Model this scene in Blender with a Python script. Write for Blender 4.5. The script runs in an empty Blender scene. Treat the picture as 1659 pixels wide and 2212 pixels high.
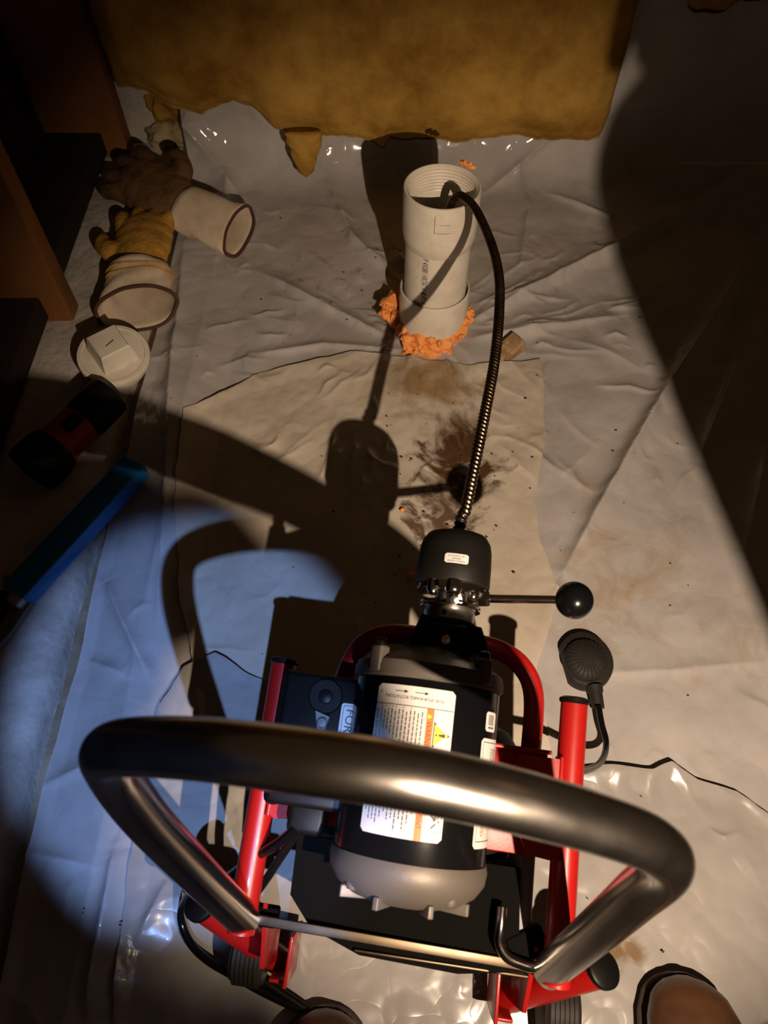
import bpy, bmesh, math, random
import numpy as np
from mathutils import Vector, Matrix

random.seed(7)
SC = bpy.context.scene
COL = SC.collection

# ------------------------------------------------------------------ camera
PITCH = math.radians(58.0)
FPX = 1534.0
CAM = np.array([0.0, 0.0, 1.0])
FWD = np.array([0, math.cos(PITCH), -math.sin(PITCH)])
UPV = np.array([0, math.sin(PITCH), math.cos(PITCH)])
cd = bpy.data.cameras.new('camera')
cam = bpy.data.objects.new('camera', cd)
COL.objects.link(cam)
cd.sensor_fit = 'VERTICAL'
cd.sensor_height = 34.6
cd.lens = 34.6 * FPX / 2212.0
cd.clip_start = 0.02
cam.location = CAM
cam.rotation_euler = (math.radians(90) - PITCH, 0, 0)
cd.dof.use_dof = True
cd.dof.focus_distance = 0.92
cd.dof.aperture_fstop = 7.0
SC.camera = cam
SC.cycles.max_bounces = 5
SC.cycles.diffuse_bounces = 2
SC.cycles.transparent_max_bounces = 6

SC.view_settings.view_transform = 'Standard'
SC.view_settings.look = 'None'
SC.view_settings.gamma = 1.0
SC.view_settings.exposure = 0.0
SC.view_settings.use_curve_mapping = False

# ------------------------------------------------------------------ world + lights
w = bpy.data.worlds.new('crawlspace_dark')
SC.world = w
w.use_nodes = True
w.node_tree.nodes['Background'].inputs[0].default_value = (1.0, 0.55, 0.25, 1)
w.node_tree.nodes['Background'].inputs[1].default_value = 0.022


def spot(name, loc, target, energy, color, radius, angle, blend):
    ld = bpy.data.lights.new(name, 'SPOT')
    ld.energy = energy
    ld.color = color
    ld.shadow_soft_size = radius
    ld.spot_size = math.radians(angle)
    ld.spot_blend = blend
    o = bpy.data.objects.new(name, ld)
    COL.objects.link(o)
    o.location = loc
    d = Vector(target) - Vector(loc)
    o.rotation_euler = d.to_track_quat('-Z', 'Y').to_euler()
    return o


LAMP = (0.24, -0.26, 0.92)
spot('warm_lamp', LAMP, (0.19, 0.52, 0.0), 60.0, (1.0, 0.76, 0.55), 0.0045, 74, 0.6)
spot('cool_lamp', (0.10, -0.60, 1.50), (-0.265, 0.295, 0.0), 118.0, (0.27, 0.46, 1.0), 0.008, 17.6, 0.4)


def fl(px, py, z=0.0):
    """point of the photograph's frame carried down to the height z"""
    r = FWD + np.array([(px - 829.5) / FPX, 0, 0]) + (1106 - py) / FPX * UPV
    return CAM + (z - CAM[2]) / r[2] * r


# ------------------------------------------------------------------ materials
def mat(name, color=(0.5, 0.5, 0.5), rough=0.5, metal=0.0, spec=0.5, coat=0.0, noise=0.0, nscale=30.0, bump=0.0, bscale=120.0,
        color2=None, cscale=None, alpha=1.0, detail=6.0, ramp=(0.35, 0.7), bdist=0.004):
    m = bpy.data.materials.new(name)
    m.use_nodes = True
    nt = m.node_tree
    b = nt.nodes['Principled BSDF']
    b.inputs['Base Color'].default_value = (*color, 1)
    b.inputs['Roughness'].default_value = rough
    b.inputs['Metallic'].default_value = metal
    b.inputs['Specular IOR Level'].default_value = spec
    b.inputs['Coat Weight'].default_value = coat
    b.inputs['Alpha'].default_value = alpha
    tc = nt.nodes.new('ShaderNodeTexCoord')
    if color2 is not None:
        n = nt.nodes.new('ShaderNodeTexNoise')
        n.inputs['Scale'].default_value = cscale or nscale
        n.inputs['Detail'].default_value = detail
        n.inputs['Roughness'].default_value = 0.65
        nt.links.new(tc.outputs['Object'], n.inputs['Vector'])
        r = nt.nodes.new('ShaderNodeValToRGB')
        r.color_ramp.elements[0].position = ramp[0]
        r.color_ramp.elements[1].position = ramp[1]
        r.color_ramp.elements[0].color = (*color, 1)
        r.color_ramp.elements[1].color = (*color2, 1)
        nt.links.new(n.outputs['Fac'], r.inputs['Fac'])
        nt.links.new(r.outputs['Color'], b.inputs['Base Color'])
    if noise > 0:
        n2 = nt.nodes.new('ShaderNodeTexNoise')
        n2.inputs['Scale'].default_value = nscale
        n2.inputs['Detail'].default_value = 5
        nt.links.new(tc.outputs['Object'], n2.inputs['Vector'])
        mr = nt.nodes.new('ShaderNodeMapRange')
        mr.inputs['To Min'].default_value = max(0.02, rough - noise)
        mr.inputs['To Max'].default_value = min(1, rough + noise)
        nt.links.new(n2.outputs['Fac'], mr.inputs['Value'])
        nt.links.new(mr.outputs['Result'], b.inputs['Roughness'])
    if bump > 0:
        n3 = nt.nodes.new('ShaderNodeTexNoise')
        n3.inputs['Scale'].default_value = bscale
        n3.inputs['Detail'].default_value = 6
        nt.links.new(tc.outputs['Object'], n3.inputs['Vector'])
        bp = nt.nodes.new('ShaderNodeBump')
        bp.inputs['Strength'].default_value = bump
        bp.inputs['Distance'].default_value = bdist
        nt.links.new(n3.outputs['Fac'], bp.inputs['Height'])
        nt.links.new(bp.outputs['Normal'], b.inputs['Normal'])
    return m


def plastic_mat(name, col, col2, alpha, stains=(), rough=0.105):
    """milky polythene: slightly see-through film with crinkle relief and dirt stains"""
    m = mat(name, col, rough, 0, 0.5, color2=col2, cscale=7.0, noise=0.05, nscale=14, alpha=alpha, coat=0.25)
    nt = m.node_tree
    N, Lk = nt.nodes, nt.links
    b = N['Principled BSDF']
    tc = [n for n in N if n.type == 'TEX_COORD'][0]
    # crinkle bump: cell edges + stretched noise
    v = N.new('ShaderNodeTexVoronoi')
    v.feature = 'DISTANCE_TO_EDGE'
    v.inputs['Scale'].default_value = 11
    nw = N.new('ShaderNodeTexNoise')
    nw.inputs['Scale'].default_value = 6
    nw.inputs['Detail'].default_value = 3
    add = N.new('ShaderNodeVectorMath')
    add.operation = 'MULTIPLY_ADD'
    add.inputs[1].default_value = (0.16, 0.16, 0.16)
    Lk.new(tc.outputs['Object'], nw.inputs['Vector'])
    Lk.new(nw.outputs['Color'], add.inputs[0])
    Lk.new(tc.outputs['Object'], add.inputs[2])
    Lk.new(add.outputs[0], v.inputs['Vector'])
    pw = N.new('ShaderNodeMath')
    pw.operation = 'POWER'
    pw.inputs[1].default_value = 0.6
    Lk.new(v.outputs['Distance'], pw.inputs[0])
    n2 = N.new('ShaderNodeTexNoise')
    n2.inputs['Scale'].default_value = 10
    n2.inputs['Detail'].default_value = 2.5
    Lk.new(add.outputs[0], n2.inputs['Vector'])
    mx = N.new('ShaderNodeMath')
    mx.operation = 'MULTIPLY_ADD'
    mx.inputs[1].default_value = 0.35
    Lk.new(pw.outputs[0], mx.inputs[0])
    Lk.new(n2.outputs['Fac'], mx.inputs[2])
    bp = N.new('ShaderNodeBump')
    bp.inputs['Strength'].default_value = 0.6
    bp.inputs['Distance'].default_value = 0.006
    Lk.new(mx.outputs[0], bp.inputs['Height'])
    Lk.new(bp.outputs['Normal'], b.inputs['Normal'])
    # stains: brown mud with a shape of its own
    base = b.inputs['Base Color'].links[0].from_socket
    for (sx, sy, rx, ry, scol, scale, lo, hi, seed) in stains:
        mp = N.new('ShaderNodeMapping')
        mp.inputs['Location'].default_value = (-sx / rx, -sy / ry, 0)
        mp.inputs['Scale'].default_value = (1 / rx, 1 / ry, 0)
        Lk.new(tc.outputs['Object'], mp.inputs['Vector'])
        ln = N.new('ShaderNodeVectorMath')
        ln.operation = 'LENGTH'
        Lk.new(mp.outputs['Vector'], ln.inputs[0])
        sn = N.new('ShaderNodeTexNoise')
        sn.noise_dimensions = '4D'
        sn.inputs['W'].default_value = seed
        sn.inputs['Scale'].default_value = scale
        sn.inputs['Detail'].default_value = 7
        sn.inputs['Roughness'].default_value = 0.62
        sn.inputs['Distortion'].default_value = 1.2
        Lk.new(tc.outputs['Object'], sn.inputs['Vector'])
        sub = N.new('ShaderNodeMath')
        sub.operation = 'MULTIPLY_ADD'
        sub.inputs[1].default_value = -0.33
        Lk.new(ln.outputs['Value'], sub.inputs[0])
        Lk.new(sn.outputs['Fac'], sub.inputs[2])
        mr = N.new('ShaderNodeMapRange')
        mr.inputs['From Min'].default_value = lo
        mr.inputs['From Max'].default_value = hi
        Lk.new(sub.outputs[0], mr.inputs['Value'])
        mixc = N.new('ShaderNodeMix')
        mixc.data_type = 'RGBA'
        mixc.inputs['B'].default_value = (*scol, 1)
        ins = [i for i in mixc.inputs if i.type == 'RGBA']
        Lk.new(mr.outputs['Result'], mixc.inputs[0])
        Lk.new(base, ins[0])
        ins[1].default_value = (*scol, 1)
        base = [o for o in mixc.outputs if o.type == 'RGBA'][0]
    Lk.new(base, b.inputs['Base Color'])
    return m


M = {}
M['red'] = mat('red_paint', (0.34, 0.008, 0.006), 0.36, 0, 0.4, coat=0.1, noise=0.06, nscale=60, bump=0.05, bscale=400, bdist=0.001)
M['nickel'] = mat('satin_nickel', (0.62, 0.58, 0.52), 0.23, 1.0, noise=0.05, nscale=40)
M['chrome'] = mat('bright_steel', (0.75, 0.72, 0.68), 0.14, 1.0, noise=0.05, nscale=80)
M['turned'] = mat('turned_steel', (0.55, 0.54, 0.52), 0.33, 1.0, noise=0.08, nscale=150)
M['black'] = mat('black_plastic', (0.005, 0.0045, 0.004), 0.45, 0, 0.18, noise=0.08, nscale=50)
M['blackgloss'] = mat('black_enamel', (0.004, 0.004, 0.0045), 0.2, 0, 0.4, noise=0.05, nscale=30)
M['darksteel'] = mat('dull_steel', (0.10, 0.075, 0.05), 0.4, 1.0, noise=0.1, nscale=60)
M['foothead'] = mat('head_polymer', (0.007, 0.006, 0.005), 0.55, 0, 0.22, bump=0.1, bscale=300, bdist=0.001)
M['matte'] = mat('matte_black', (0.003, 0.0026, 0.0024), 0.8, 0, 0.05)
M['bayshade'] = mat('bay_shade', (0.035, 0.022, 0.014), 0.85, 0, 0.2, color2=(0.02, 0.013, 0.009), cscale=14)  # near-black colour standing in for the shade of the left stud bay
M['rubber'] = mat('dark_rubber', (0.020, 0.017, 0.014), 0.6, 0, 0.3, bump=0.1, bscale=200, bdist=0.001)
M['drum'] = mat('drum_polymer', (0.012, 0.011, 0.010), 0.6, 0, 0.2, bump=0.08, bscale=300, bdist=0.001)
M['grey'] = mat('grey_polymer', (0.16, 0.15, 0.14), 0.45, 0, 0.5)
M['alu'] = mat('cast_aluminium', (0.115, 0.10, 0.085), 0.5, 0.3, bump=0.12, bscale=250, bdist=0.001)
M['label'] = mat('label_white', (0.62, 0.60, 0.57), 0.4, 0, 0.4)
M['silver'] = mat('label_silver', (0.5, 0.5, 0.5), 0.35, 0.4)
M['ink'] = mat('ink_black', (0.012, 0.012, 0.012), 0.5)
M['inkgrey'] = mat('ink_grey', (0.10, 0.09, 0.085), 0.5)
M['orange'] = mat('ink_orange', (0.85, 0.16, 0.012), 0.45)
M['yellow'] = mat('ink_yellow', (0.85, 0.62, 0.03), 0.45)
M['inkred'] = mat('ink_red', (0.55, 0.12, 0.08), 0.5)
M['pvc'] = mat('pvc_dusty', (0.72, 0.665, 0.56), 0.42, 0, 0.45, color2=(0.58, 0.51, 0.40), cscale=25, ramp=(0.45, 0.75), noise=0.08, nscale=60)
M['pvcin'] = mat('pvc_inside', (0.55, 0.47, 0.36), 0.5, 0, 0.4, color2=(0.28, 0.22, 0.15), cscale=30, ramp=(0.5, 0.8))
M['foam'] = mat('orange_foam', (0.92, 0.36, 0.10), 0.6, 0, 0.35, color2=(0.72, 0.22, 0.05), cscale=40, ramp=(0.45, 0.8), bump=0.4, bscale=130, bdist=0.003)
M['cable'] = mat('coiled_steel', (0.26, 0.19, 0.125), 0.28, 1.0, noise=0.1, nscale=70, color2=(0.10, 0.06, 0.035), cscale=18, ramp=(0.45, 0.75))
M['cabledark'] = mat('coiled_steel_black', (0.02, 0.017, 0.014), 0.35, 0.5)
M['cream'] = mat('cuff_canvas', (0.62, 0.51, 0.38), 0.8, 0, 0.2, color2=(0.42, 0.32, 0.22), cscale=14, ramp=(0.45, 0.8), bump=0.3, bscale=260, bdist=0.002)
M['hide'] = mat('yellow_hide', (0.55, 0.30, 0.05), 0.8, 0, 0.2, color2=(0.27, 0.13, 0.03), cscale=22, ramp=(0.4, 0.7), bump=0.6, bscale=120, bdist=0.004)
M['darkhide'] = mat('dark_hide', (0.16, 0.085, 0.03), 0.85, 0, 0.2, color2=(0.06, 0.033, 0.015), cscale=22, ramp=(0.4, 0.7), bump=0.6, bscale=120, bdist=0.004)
M['piping'] = mat('brown_binding', (0.075, 0.035, 0.025), 0.7, 0, 0.2)
M['concrete'] = mat('concrete', (0.60, 0.56, 0.50), 0.85, 0, 0.25, color2=(0.30, 0.27, 0.24), cscale=9, ramp=(0.42, 0.75), bump=0.5, bscale=60, bdist=0.006)
M['dirt'] = mat('bare_ground', (0.20, 0.14, 0.085), 0.95, 0, 0.2, color2=(0.46, 0.36, 0.25), cscale=7, ramp=(0.38, 0.72), bump=0.5, bscale=40, bdist=0.01)
M['wood'] = mat('framing_lumber', (0.27, 0.115, 0.035), 0.75, 0, 0.2, color2=(0.19, 0.075, 0.022), cscale=5, bump=0.2, bscale=60)
M['board'] = mat('dark_sheathing', (0.20, 0.13, 0.06), 0.9, 0, 0.2, color2=(0.12, 0.07, 0.03), cscale=12)
M['stake'] = mat('pale_wood', (0.50, 0.33, 0.17), 0.75, 0, 0.3, color2=(0.22, 0.13, 0.07), cscale=40, bump=0.4, bscale=90)
M['insul'] = mat('yellow_fibreglass', (0.54, 0.32, 0.07), 0.95, 0, 0.05, color2=(0.20, 0.085, 0.010), cscale=9, ramp=(0.34, 0.74), detail=9, bump=0.35, bscale=160, bdist=0.006)
M['insulpale'] = mat('pale_fibreglass', (0.52, 0.42, 0.25), 0.95, 0, 0.1, color2=(0.30, 0.22, 0.11), cscale=16, bump=0.9, bscale=70, bdist=0.012)
M['blue'] = mat('blue_paint', (0.01, 0.20, 0.62), 0.35, 0, 0.5, color2=(0.01, 0.11, 0.36), cscale=12, ramp=(0.5, 0.75))
M['torchred'] = mat('torch_red', (0.33, 0.015, 0.015), 0.4, 0, 0.5)
M['glass'] = mat('lens_glass', (0.5, 0.46, 0.42), 0.08, 0.7)
M['boot'] = mat('boot_leather', (0.085, 0.038, 0.018), 0.33, 0, 0.5, color2=(0.040, 0.018, 0.009), cscale=16, ramp=(0.35, 0.7), noise=0.1, nscale=30, bump=0.15, bscale=150, bdist=0.002)
M['sole'] = mat('boot_sole', (0.05, 0.032, 0.022), 0.75)
M['denim'] = mat('work_trousers', (0.05, 0.045, 0.045), 0.9, 0, 0.2, bump=0.3, bscale=300, bdist=0.002)
M['skin'] = mat('skin', (0.48, 0.28, 0.20), 0.5)
M['crumb'] = mat('soil_crumb', (0.06, 0.035, 0.02), 0.9)

sxy = fl(985, 985)
sxy2 = fl(950, 1130)
sxy3 = fl(930, 850)
M['film'] = plastic_mat('milky_film', (0.60, 0.575, 0.56), (0.46, 0.432, 0.412), 0.84,
                        [(*fl(1350, 1250)[:2], 0.30, 0.32, (0.42, 0.31, 0.20), 9, 0.36, 0.66, 2.0)])
M['filmpatch'] = plastic_mat('dusty_film', (0.62, 0.555, 0.465), (0.50, 0.43, 0.34), 1.0,
                             [(*sxy3[:2], 0.22, 0.16, (0.30, 0.20, 0.10), 9, 0.30, 0.55, 6.0),
                              (*sxy[:2], 0.12, 0.17, (0.085, 0.045, 0.018), 11, 0.30, 0.42, 3.0),
                              (*sxy2[:2], 0.09, 0.10, (0.13, 0.085, 0.05), 26, 0.28, 0.40, 5.0)], rough=0.22)
M['filmwhite'] = plastic_mat('white_film', (0.38, 0.36, 0.34), (0.31, 0.29, 0.27), 1.0,
                             [(*fl(1330, 2060)[:2], 0.05, 0.04, (0.2, 0.13, 0.07), 20, 0.3, 0.45, 4.0)], rough=0.24)


# ------------------------------------------------------------------ mesh helpers
def link(name, me, m, parent=None, smooth=True):
    o = bpy.data.objects.new(name, me)
    COL.objects.link(o)
    if m is not None:
        me.materials.append(M[m] if isinstance(m, str) else m)
    if parent is not None:
        o.parent = parent
    if smooth:
        me.polygons.foreach_set('use_smooth', [True] * len(me.polygons))
    return o


class MB:
    def __init__(s):
        s.v = []
        s.f = []

    def add(s, vs, fs):
        k = len(s.v)
        s.v += [tuple(map(float, p)) for p in vs]
        s.f += [tuple(i + k for i in f) for f in fs]
        return s

    def tube(s, pts, r, n=14, caps=True):
        pts = [Vector(p) for p in pts]
        rs = r if hasattr(r, '__len__') else [r] * len(pts)
        vs, fs = [], []
        t0 = (pts[1] - pts[0]).normalized()
        a = t0.orthogonal().normalized()
        for i, p in enumerate(pts):
            if i == 0:
                t = pts[1] - pts[0]
            elif i == len(pts) - 1:
                t = pts[-1] - pts[-2]
            else:
                t = (pts[i + 1] - pts[i]).normalized() + (pts[i] - pts[i - 1]).normalized()
            t.normalize()
            a = (a - t * a.dot(t)).normalized()
            b = t.cross(a)
            for k in range(n):
                th = 2 * math.pi * k / n
                vs.append(p + (a * math.cos(th) + b * math.sin(th)) * rs[i])
        for i in range(len(pts) - 1):
            for k in range(n):
                k2 = (k + 1) % n
                fs.append((i * n + k, i * n + k2, (i + 1) * n + k2, (i + 1) * n + k))
        if caps:
            fs.append(tuple(range(n - 1, -1, -1)))
            e = (len(pts) - 1) * n
            fs.append(tuple(e + k for k in range(n)))
        return s.add(vs, fs)

    def lathe(s, prof, origin, axis, n=32, ref=None, rmod=None):
        """prof = [(radius, height)] turned about axis through origin"""
        ax = Vector(axis).normalized()
        a = (Vector(ref) if ref is not None else ax.orthogonal())
        a = (a - ax * a.dot(ax)).normalized()
        b = ax.cross(a)
        O = Vector(origin)
        vs, fs = [], []
        for (r, h) in prof:
            for k in range(n):
                th = 2 * math.pi * k / n
                rr = r * (rmod(th, r, h) if rmod else 1)
                vs.append(O + ax * h + (a * math.cos(th) + b * math.sin(th)) * rr)
        for i in range(len(prof) - 1):
            for k in range(n):
                k2 = (k + 1) % n
                fs.append((i * n + k, i * n + k2, (i + 1) * n + k2, (i + 1) * n + k))
        if prof[0][0] > 1e-6:
            fs.append(tuple(range(n - 1, -1, -1)))
        if prof[-1][0] > 1e-6:
            e = (len(prof) - 1) * n
            fs.append(tuple(e + k for k in range(n)))
        return s.add(vs, fs)

    def box(s, c, size, mtx=None, bevel=0.0):
        bm = bmesh.new()
        bmesh.ops.create_cube(bm, size=1.0)
        for v in bm.verts:
            v.co = Vector((v.co.x * size[0], v.co.y * size[1], v.co.z * size[2]))
        if bevel > 0:
            bmesh.ops.bevel(bm, geom=list(bm.edges), offset=bevel, segments=3, profile=0.5, affect='EDGES')
        bm.verts.index_update()
        R = mtx.to_3x3() if mtx is not None else Matrix.Identity(3)
        c = Vector(c)
        s.add([R @ v.co + c for v in bm.verts], [tuple(v.index for v in f.verts) for f in bm.faces])
        bm.free()
        return s

    def prism(s, poly, h0, h1, mapf):
        """closed outline [(a,b)] raised from h0 to h1, mapf(a,b,h) -> point"""
        n = len(poly)
        vs = [mapf(a, b, h0) for a, b in poly] + [mapf(a, b, h1) for a, b in poly]
        fs = [tuple(range(n - 1, -1, -1)), tuple(range(n, 2 * n))]
        for i in range(n):
            j = (i + 1) % n
            fs.append((i, j, n + j, n + i))
        return s.add(vs, fs)

    def build(s, name, m, parent=None, smooth=True, angle=40):
        me = bpy.data.meshes.new(name)
        me.from_pydata(s.v, [], s.f)
        bm = bmesh.new()
        bm.from_mesh(me)
        bmesh.ops.recalc_face_normals(bm, faces=list(bm.faces))
        bm.to_mesh(me)
        bm.free()
        o = link(name, me, m, parent, smooth)
        if smooth:
            me.set_sharp_from_angle(angle=math.radians(angle))
        return o


def spline(pts, n=8):
    """Catmull-Rom through pts"""
    P = [Vector(p) for p in pts]
    P = [P[0] * 2 - P[1]] + P + [P[-1] * 2 - P[-2]]
    out = []
    for i in range(1, len(P) - 2):
        for k in range(n):
            t = k / n
            a, b, c, d = P[i - 1], P[i], P[i + 1], P[i + 2]
            out.append(0.5 * ((2 * b) + (c - a) * t + (2 * a - 5 * b + 4 * c - d) * t * t + (3 * b - a - 3 * c + d) * t ** 3))
    out.append(P[-2])
    return out


def thing(name, label, cat, loc=(0, 0, 0), group=None):
    o = bpy.data.objects.new(name, None)
    COL.objects.link(o)
    o.location = loc
    o.empty_display_size = 0.05
    return tag(o, label, cat, group)


def tag(o, label, cat, group=None, kind=None):
    o['label'] = label
    o['category'] = cat
    if group:
        o['group'] = group
    if kind:
        o['kind'] = kind
    return o


def struct(o):
    o['kind'] = 'structure'
    return o


def unparented(o, t):
    """put world-space mesh under the thing t (an Empty without rotation)"""
    o.parent = t
    o.location = Vector(o.location) - Vector(t.location)
    return o


# gradient noise (numpy)
class Noise:
    def __init__(s, seed):
        r = np.random.RandomState(seed)
        s.p = r.permutation(256)
        a = r.rand(256) * 2 * np.pi
        s.g = np.stack([np.cos(a), np.sin(a)], 1)

    def __call__(s, x, y):
        xi, yi = np.floor(x).astype(int), np.floor(y).astype(int)
        xf, yf = x - xi, y - yi
        u = xf ** 3 * (xf * (xf * 6 - 15) + 10)
        v = yf ** 3 * (yf * (yf * 6 - 15) + 10)

        def d(i, j):
            h = s.p[(s.p[(xi + i) & 255] + yi + j) & 255]
            g = s.g[h]
            return g[..., 0] * (xf - i) + g[..., 1] * (yf - j)
        return (d(0, 0) * (1 - u) + d(1, 0) * u) * (1 - v) + (d(0, 1) * (1 - u) + d(1, 1) * u) * v


N1, N2, N3, N4 = Noise(1), Noise(2), Noise(3), Noise(4)


def seg_dist(x, y, a, b):
    ax, ay = a[:2]
    bx, by = b[:2]
    dx, dy = bx - ax, by - ay
    L2 = dx * dx + dy * dy
    t = np.clip(((x - ax) * dx + (y - ay) * dy) / L2, 0, 1)
    sd = ((x - ax) * dy - (y - ay) * dx) / math.sqrt(L2)
    return np.hypot(x - ax - t * dx, y - ay - t * dy), t, sd


FOLDS = []


def fold(pix, height, width, taper=True):
    FOLDS.append(([fl(*p) for p in pix], height, width, taper))


fold([(1659, 470), (1540, 690), (1420, 870), (1300, 1080), (1215, 1240)], 0.030, 0.022)
fold([(1000, 712), (1150, 632), (1300, 560), (1450, 480), (1659, 330)], 0.026, 0.022)
fold([(560, 590), (700, 668), (850, 742)], 0.014, 0.014)
fold([(560, 770), (700, 752), (870, 764)], 0.010, 0.012)
fold([(1020, 740), (1120, 725), (1330, 690)], 0.016, 0.018)
fold([(1659, 620), (1560, 860), (1500, 1010)], 0.016, 0.020)
fold([(1659, 940), (1600, 1200)], 0.015, 0.025)
fold([(1300, 1455), (1450, 1452), (1659, 1430)], 0.006, 0.014)
fold([(520, 430), (430, 330), (520, 260)], 0.020, 0.025)
fold([(400, 530), (372, 800), (365, 1100), (345, 1400)], 0.016, 0.022)
fold([(470, 560), (500, 380)], 0.022, 0.03)
fold([(700, 380), (760, 520), (850, 600)], 0.012, 0.016)
fold([(1100, 350), (1140, 460), (1120, 600)], 0.012, 0.015)
fold([(1180, 420), (1330, 480)], 0.010, 0.012)
fold([(1050, 420), (1200, 330)], 0.012, 0.014)
fold([(230, 1260), (285, 1380), (330, 1470)], 0.018, 0.014)
fold([(190, 1430), (280, 1470)], 0.010, 0.012)
fold([(100, 1700), (250, 1640)], 0.010, 0.012)
fold([(50, 1840), (220, 1880)], 0.009, 0.010)
fold([(260, 1830), (245, 1960), (215, 2080), (205, 2212)], 0.024, 0.020)
fold([(370, 1900), (300, 2050)], 0.012, 0.018)


CREASES = []
rc = random.Random(77)
for i in range(290):
    if i < 110:                                 # pulled tight round the pipe foot
        an = rc.uniform(0, 6.28)
        r0 = rc.uniform(.08, .42)
        cx_, cy_ = .094 + r0 * math.cos(an), 1.046 + r0 * math.sin(an)
        an += rc.gauss(0, .25)
        ln = rc.uniform(.04, .16)
    else:
        cx_, cy_ = rc.uniform(-.44, .8), rc.uniform(-.1, 1.75)
        an = rc.uniform(0, 6.28)
        ln = rc.uniform(.02, .11)
    CREASES.append((cx_, cy_, math.cos(an), math.sin(an), ln / 2, rc.uniform(.0020, .0070) if i < 110 else rc.uniform(.0015, .0045), rc.uniform(.0032, .007)))


def base_h(x, y):
    h = 0.011 * np.abs(N1(x * 2.6 + 5, y * 2.6)) + 0.008 * np.abs(N2(x * 5.5, y * 5.5 + 3))
    h += 0.0028 * np.abs(N3(x * 12 + N1(x * 4, y * 4) * 1.5, y * 12))
    xf, yf = np.atleast_1d(x).ravel(), np.atleast_1d(y).ravel()
    add = np.zeros(xf.shape)
    order = np.argsort(yf, kind='stable')
    ys_ = yf[order]
    for (cx_, cy_, ca, sa, hl, am, wd) in CREASES:
        i0, i1 = np.searchsorted(ys_, (cy_ - hl - .04, cy_ + hl + .04))
        ii = order[i0:i1]
        dx, dy = xf[ii] - cx_, yf[ii] - cy_
        al = np.abs(dx * ca + dy * sa) / hl
        ok = al < 1
        ii, dx, dy, al = ii[ok], dx[ok], dy[ok], al[ok]
        d = -dx * sa + dy * ca + .004 * np.sin(3.0 * al + cx_ * 40)
        w_ = np.where(d < 0, wd, wd * 2.2)
        add[ii] += am * np.exp(-np.abs(d) / w_) * (1 - al ** 2)
    h = h + add.reshape(np.shape(x))
    for pts, hh, ww, tp in FOLDS:
        best = np.full(np.shape(x), 9.0)
        tt = np.zeros(np.shape(x))
        ns = len(pts) - 1
        for i in range(ns):
            d, t, sd = seg_dist(x, y, pts[i], pts[i + 1])
            d = d + 0.004 * N3(x * 25, y * 25)
            k = np.where(sd > 0, 0.45, 1.0)
            d = np.abs(d) / k
            upd = d < best
            best = np.where(upd, d, best)
            tt = np.where(upd, (i + t) / ns, tt)
        prof = np.exp(-(best / ww) ** 1.1)
        tap = np.clip(np.sin(np.clip(tt, 0.02, 0.98) * math.pi), 0, 1) ** 0.5 if tp else 1
        h = h + hh * prof * tap
    return h


# ------------------------------------------------------------------ the setting
WALL_Y = 1.66


def grid_mesh(name, XX, YY, ZZ, m, parent=None, mask=None):
    r, c = XX.shape
    vs = np.stack([XX.ravel(), YY.ravel(), ZZ.ravel()], 1)
    idx = np.arange(r * c).reshape(r, c)
    q = np.stack([idx[:-1, :-1], idx[:-1, 1:], idx[1:, 1:], idx[1:, :-1]], -1).reshape(-1, 4)
    me = bpy.data.meshes.new(name)
    me.from_pydata(vs.tolist(), [], q.tolist())
    return link(name, me, m, parent)


gx, gy = np.meshgrid(np.linspace(-1.4, 1.6, 90), np.linspace(-0.9, 1.66, 80))
o = struct(grid_mesh('floor', gx, gy, -0.030 + 0.012 * N1(gx * 3, gy * 3) + 0.01 * N2(gx * 9, gy * 9), 'dirt'))
mb = MB().box((0.1, WALL_Y + 0.06, 0.62), (3.0, 0.12, 1.3), bevel=0.004)
struct(mb.build('wall_back', 'concrete'))
mb = MB().box((-0.80, 0.38, 0.62), (0.04, 2.56, 1.3), bevel=0.003)
struct(mb.build('wall_left', 'bayshade'))  # wall coloured near-black in place of shade

# concrete footing along the left, with a worn edge
us = np.linspace(-0.9, 1.655, 150)
prof = [(-0.78, 0.0), (-0.70, 0.020), (-0.62, 0.023), (-0.56, 0.024), (-0.525, 0.023), (-0.502, 0.019), (-0.486, 0.008), (-0.478, -0.012), (-0.475, -0.045)]
PX = np.array([[p[0] for p in prof]] * len(us))
PZ = np.array([[p[1] for p in prof]] * len(us))
UY = np.repeat(us[:, None], len(prof), 1)
PX = PX + 0.006 * N1(UY * 5, PX * 20) + 0.004 * N2(UY * 18, PX * 30)
PZ = PZ + 0.003 * N3(UY * 12, PX * 12) + 0.002 * N4(UY * 40, PX * 40)
struct(grid_mesh('trim_1', PX, UY, PZ, 'concrete'))

# studs of the left wall
def stud(n, x0, x1, y0, y1, z0=0.02, z1=1.27, lean=0.0):
    mb = MB().box(((x0 + x1) / 2, (y0 + y1) / 2, (z0 + z1) / 2), (x1 - x0, y1 - y0, z1 - z0), bevel=0.004)
    o = mb.build('trim_%d' % n, 'wood')
    return struct(o)


stud(2, -0.78, -0.605, 1.050, 1.095)
stud(3, -0.78, -0.600, 1.600, 1.650)
stud(4, -0.78, -0.645, 0.440, 0.485)
mb = MB().box((-0.715, 0.38, 0.055), (0.13, 2.5, 0.05), bevel=0.004)
struct(mb.build('trim_5', 'bayshade'))  # sill plate, its shade put into the colour

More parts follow.
